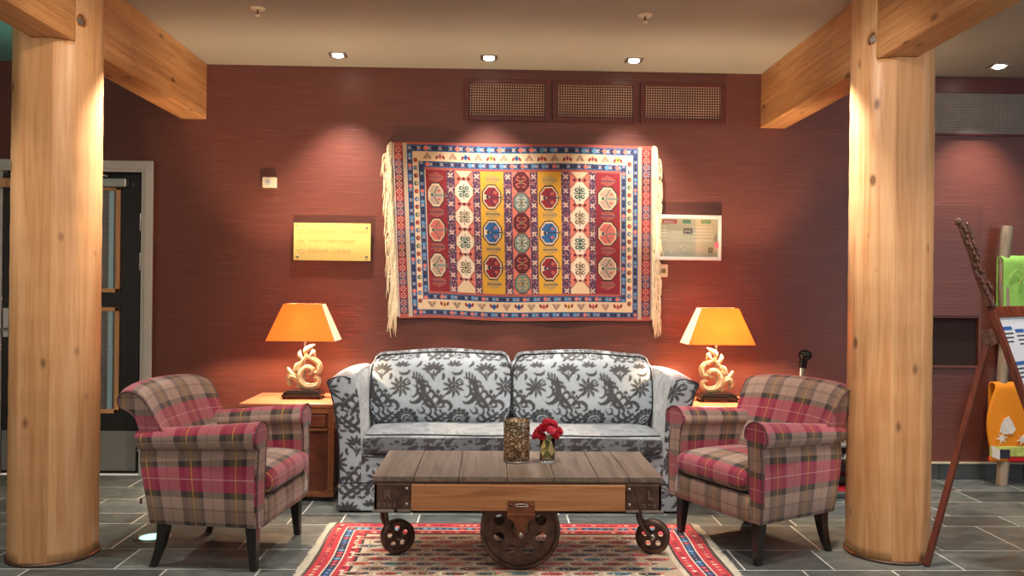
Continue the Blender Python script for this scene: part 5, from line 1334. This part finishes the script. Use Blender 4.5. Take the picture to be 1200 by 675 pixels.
# ------------------------------------------------------------------ easel with framed poster
def easel():
    # front plane: a leaning frame facing right and towards the room; stiles lean back
    t = thing('easel', 'dark mahogany easel with carved crest holding a notice, right edge', 'easel', (0, 0, 0))
    A = Vector((2.345, 3.75, 1.235))                      # top left corner of the frame
    dn = Vector((0.20, -0.25, -0.93)).normalized()      # down the left stile
    ac = Vector((0.78, 0.625, 0.0)); ac = (ac - dn * ac.dot(dn)).normalized()
    nn = ac.cross(dn).normalized()
    if nn.y > 0: nn = -nn
    rot = Matrix((ac, nn, -dn)).transposed()
    def bar(u0, u1, v0, v1, th, name, mat, parent, off=0.0, bev=0.003):
        c = A + ac * (u0 + u1) / 2 + dn * (v0 + v1) / 2 + nn * off
        b = MB(); b.box(c, (abs(u1 - u0), th, abs(v1 - v0)), rot=rot); return b.build(name, mat, parent, bevel=bev)
    W_, Hh = 0.50, 0.72
    for u in (0, W_ - 0.028): bar(u, u + 0.028, 0, Hh + 0.03, 0.03, 'frame_side', 'mahogany', t)
    bar(0.028, W_ - 0.028, 0, 0.055, 0.026, 'frame_rail', 'mahogany', t); bar(0.028, W_ - 0.028, Hh - 0.03, Hh, 0.026, 'frame_rail', 'mahogany', t)
    p = bar(0.028, W_ - 0.028, 0.055, Hh - 0.03, 0.006, 'notice', 'paper_white', t, 0.0, 0)
    p['label'] = 'white printed notice with blue headings'
    for (u0, v0) in ((0.055, 0.10), (0.20, 0.115), (0.055, 0.27), (0.20, 0.27), (0.055, 0.42), (0.20, 0.42), (0.345, 0.1), (0.345, 0.27)):
        bar(u0, u0 + 0.11, v0, v0 + 0.016, 0.002, 'heading', 'print_blue', p, 0.0042, 0)
        for k in range(3): bar(u0, u0 + 0.11 - 0.015 * k, v0 + 0.03 + k * .02, v0 + 0.036 + k * .02, 0.0015, 'text_line', 'print_dark', p, 0.004, 0)
    # carved crest climbing above the frame
    rnd = random.Random(2)
    b = MB()
    def Q(u, v, o=0.0): return A + ac * u + dn * v + nn * o
    spine = [Q(0.0, 0.0), Q(0.01, -0.08), Q(0.0, -0.17), Q(0.012, -0.26), Q(0.0, -0.34), Q(0.0, -0.42)]
    b.tube(catmull(spine), [0.020 - 0.0004 * i for i in range(31)][:26], 10)
    for k in range(15):
        v = -0.02 - k * 0.028; r = 0.036 - 0.0011 * k
        for sgn in (-1, 1):
            cpt = Q(sgn * (0.016 + 0.008 * rnd.random()) + 0.01, v, 0.004 + 0.02 * rnd.random())
            pts = [cpt + (ac * sgn * math.cos(a) * 0.4 + dn * math.sin(a)) * r * (1 - i / 14) for i, a in enumerate([i * 0.5 for i in range(12)])]
            b.tube(pts, [0.009 - 0.0004 * i for i in range(12)], 7)
    for v in (-0.43,): b.lathe([(0.001, -.02), (0.016, -.014), (0.02, 0), (0.016, 0.014), (0.001, .02)], tuple(Q(0, v)), 12)
    b.build('carved_crest', 'dark_carved', t)
    # back leg to the left, hinge block
    top = A + dn * 0.14 - nn * 0.03 + Vector((-0.02, 0, 0)); foot = Vector((2.085, 3.80, 0.0))
    def leg(a, c, w, name):
        d = (c - a).normalized(); x = ac - d * ac.dot(d); x.normalize(); y = d.cross(x); m = Matrix((x, y, -d)).transposed()
        mid = (a + c) / 2; bb = MB(); bb.box(mid, (w, w * .75, (c - a).length), rot=m); o = bb.build(name, 'mahogany', t, bevel=0.003); return o
    leg(top, foot + Vector((0, 0, 0.006)), 0.034, 'leg')
    bb = MB(); bb.box(top + Vector((0.0, 0, 0.0)), (0.05, 0.05, 0.07), rot=rot); bb.build('hinge_block', 'dark_carved', t, bevel=0.004)
    lb = A + dn * (Hh + .03); f1 = lb + dn * ((lb.z - 0.01) / -dn.z); leg(lb - dn * .05 + ac * .014, f1 + ac * .014, 0.03, 'leg')
    lb2 = lb + ac * W_; f2 = lb2 + dn * ((lb2.z - 0.01) / -dn.z); leg(lb2 - dn * .05 - ac * .014, f2 - ac * .014, 0.03, 'leg')
easel()

# ------------------------------------------------------------------ log ladder with blankets
M['green_wool'] = plain('green_wool', rgb(150, 206, 96), 0.9, var=0.12, scale=25); M['orange_wool'] = plain('orange_wool', rgb(242, 146, 26), 0.9, var=0.08, scale=60); M['white_wool'] = plain('white_wool', rgb(236, 228, 214), 0.9)
M['red_wool'] = plain('red_wool', rgb(206, 30, 36), 0.9); M['lime_wool'] = plain('lime_wool', rgb(196, 206, 110), 0.9, var=0.3, scale=20)
t = thing('log_ladder', 'weathered grey log ladder leaning on the wall at the right edge, holding blankets', 'ladder', (3.47, 5.40, 0))
for k, x in enumerate((0.0, 0.62)):
    pts = [(x + 0.012 * math.sin(i * 1.1 + k) + 0.07 * i / 12, 0.0 + 0.085 * i / 12, 1.76 * i / 12) for i in range(13)]
    MB().tube(pts, [0.036 + 0.003 * math.sin(i * 2.3) for i in range(13)], 12).build('post', 'log', t)
for z in (0.62, 1.12, 1.50):
    MB().tube([(-0.01 + 0.04 * z, 0.048 * z, z), (0.31 + .04 * z, 0.048 * z, z + .01), (0.64 + .04 * z, 0.048 * z, z)], 0.022, 10).build('rung', 'log', t)
def blanket(name, label, x0, x1, ztop, zf, zb, mat, wob):
    o = thing(name, label, 'blanket', (3.47, 5.40, 0), 0, 'blankets on the log ladder')
    nx, ny = 40, 44; yy = 0.048 * ztop; rows = []
    Lf, Lb = ztop - zf, ztop - zb
    for j in range(ny + 1):
        q = j / ny; Ltot = Lf + Lb + 0.1; dd = q * Ltot; row = []
        for i in range(nx + 1):
            u = i / nx; x = lerp(x0, x1, u)
            if dd < Lf: y, z = yy - 0.034, zf + dd; hang = 1 - dd / Lf
            elif dd < Lf + 0.1:
                a = PI * (dd - Lf) / 0.1; y, z = yy - 0.034 * math.cos(a), ztop + 0.034 * math.sin(a); hang = 0
            else: y, z = yy + 0.034, ztop - (dd - Lf - 0.1); hang = 0
            y -= wob * (math.sin(u * 9 + 1) * .5 + .5) * (0.4 + hang) if y < yy else 0
            gat = 0.25 * (1 - hang) ** 1.6 * (0.20 if wob > .01 else 0)
            x = x + (0.5 - u) * gat * (x1 - x0) * 2.6 - (0.035 * math.sin(PI * min(1, hang * 1.2)) * (1 - u) if wob > .01 else 0)
            row.append((x, y, z))
        rows.append(row)
    b = MB().loft(rows); p = b.build('cloth', mat, o); m = p.modifiers.new('t', 'SOLIDIFY'); m.thickness = 0.012; m.offset = 0
    return o, yy
og, _ = blanket('blanket', 'lime green wool blanket hung on the upper rungs of the log ladder', 0.02, 0.56, 1.52, 0.80, 1.0, 'green_wool', 0.008)
for k in range(4):
    MB().tube(catmull([(0.05 + 0.12 * k, 0.02, 1.40 - .03 * k), (0.10 + .12 * k, 0.018, 1.46 - .02 * k), (0.14 + .12 * k, 0.02, 1.42), (0.12 + .12 * k, 0.02, 1.37)]), 0.004, 6, flat=0.5).build('woven_motif', 'lime_wool', og)
oo, yy = blanket('blanket', 'orange wool blanket with white flowers and red hem on the lowest ladder rung', -0.10, 0.60, 0.66, 0.17, 0.35, 'orange_wool', 0.02)
def disk(P, y, mat, name, par):
    b = MB(); b.prism(P, y - .003, y + .003, 'Y'); return b.build(name, mat, par)
fy = yy - 0.075
MB().box2((-0.105, fy + .014, 0.165), (0.60, fy + .032, 0.20)).build('red_hem', 'red_wool', oo, bevel=0.006)
MB().box2((-0.10, fy + .008, 0.20), (0.60, fy + .022, 0.27)).build('lime_band', 'lime_wool', oo, bevel=0.006)
for cx, cz, r in ((0.02, 0.395, 0.055), (0.32, 0.40, 0.055)):
    disk([(cx - r, cz - .03), (cx - r * .3, cz - .045), (cx + r * .6, cz - .04), (cx + r, cz - .01), (cx + r * .5, cz + .045), (cx + r * .1, cz + .075), (cx - r * .4, cz + .06), (cx - r * .8, cz + .02)], fy + .012, 'white_wool', 'woven_bird', oo)
for cx, cz, r in ((-0.02, 0.325, 0.042), (0.12, 0.315, 0.04), (0.27, 0.32, 0.042), (0.42, 0.315, 0.04)):
    P = [(cx + (r if k % 2 == 0 else r * .35) * math.cos(k * PI / 6 + .2), cz + (r if k % 2 == 0 else r * .35) * math.sin(k * PI / 6 + .2)) for k in range(12)]
    disk(P, fy + .012, 'white_wool', 'woven_flower', oo)
lb = disk([(-0.035, 0.19), (0.03, 0.19), (0.03, 0.25), (-0.035, 0.25)], fy + .004, 'print_dark', 'care_label', oo); lb['label'] = 'dark sewn label'
disk([(-0.09, 0.20), (-0.04, 0.18), (-0.04, 0.25), (-0.10, 0.28)], fy + .002, 'white_wool', 'paper_tag', oo)
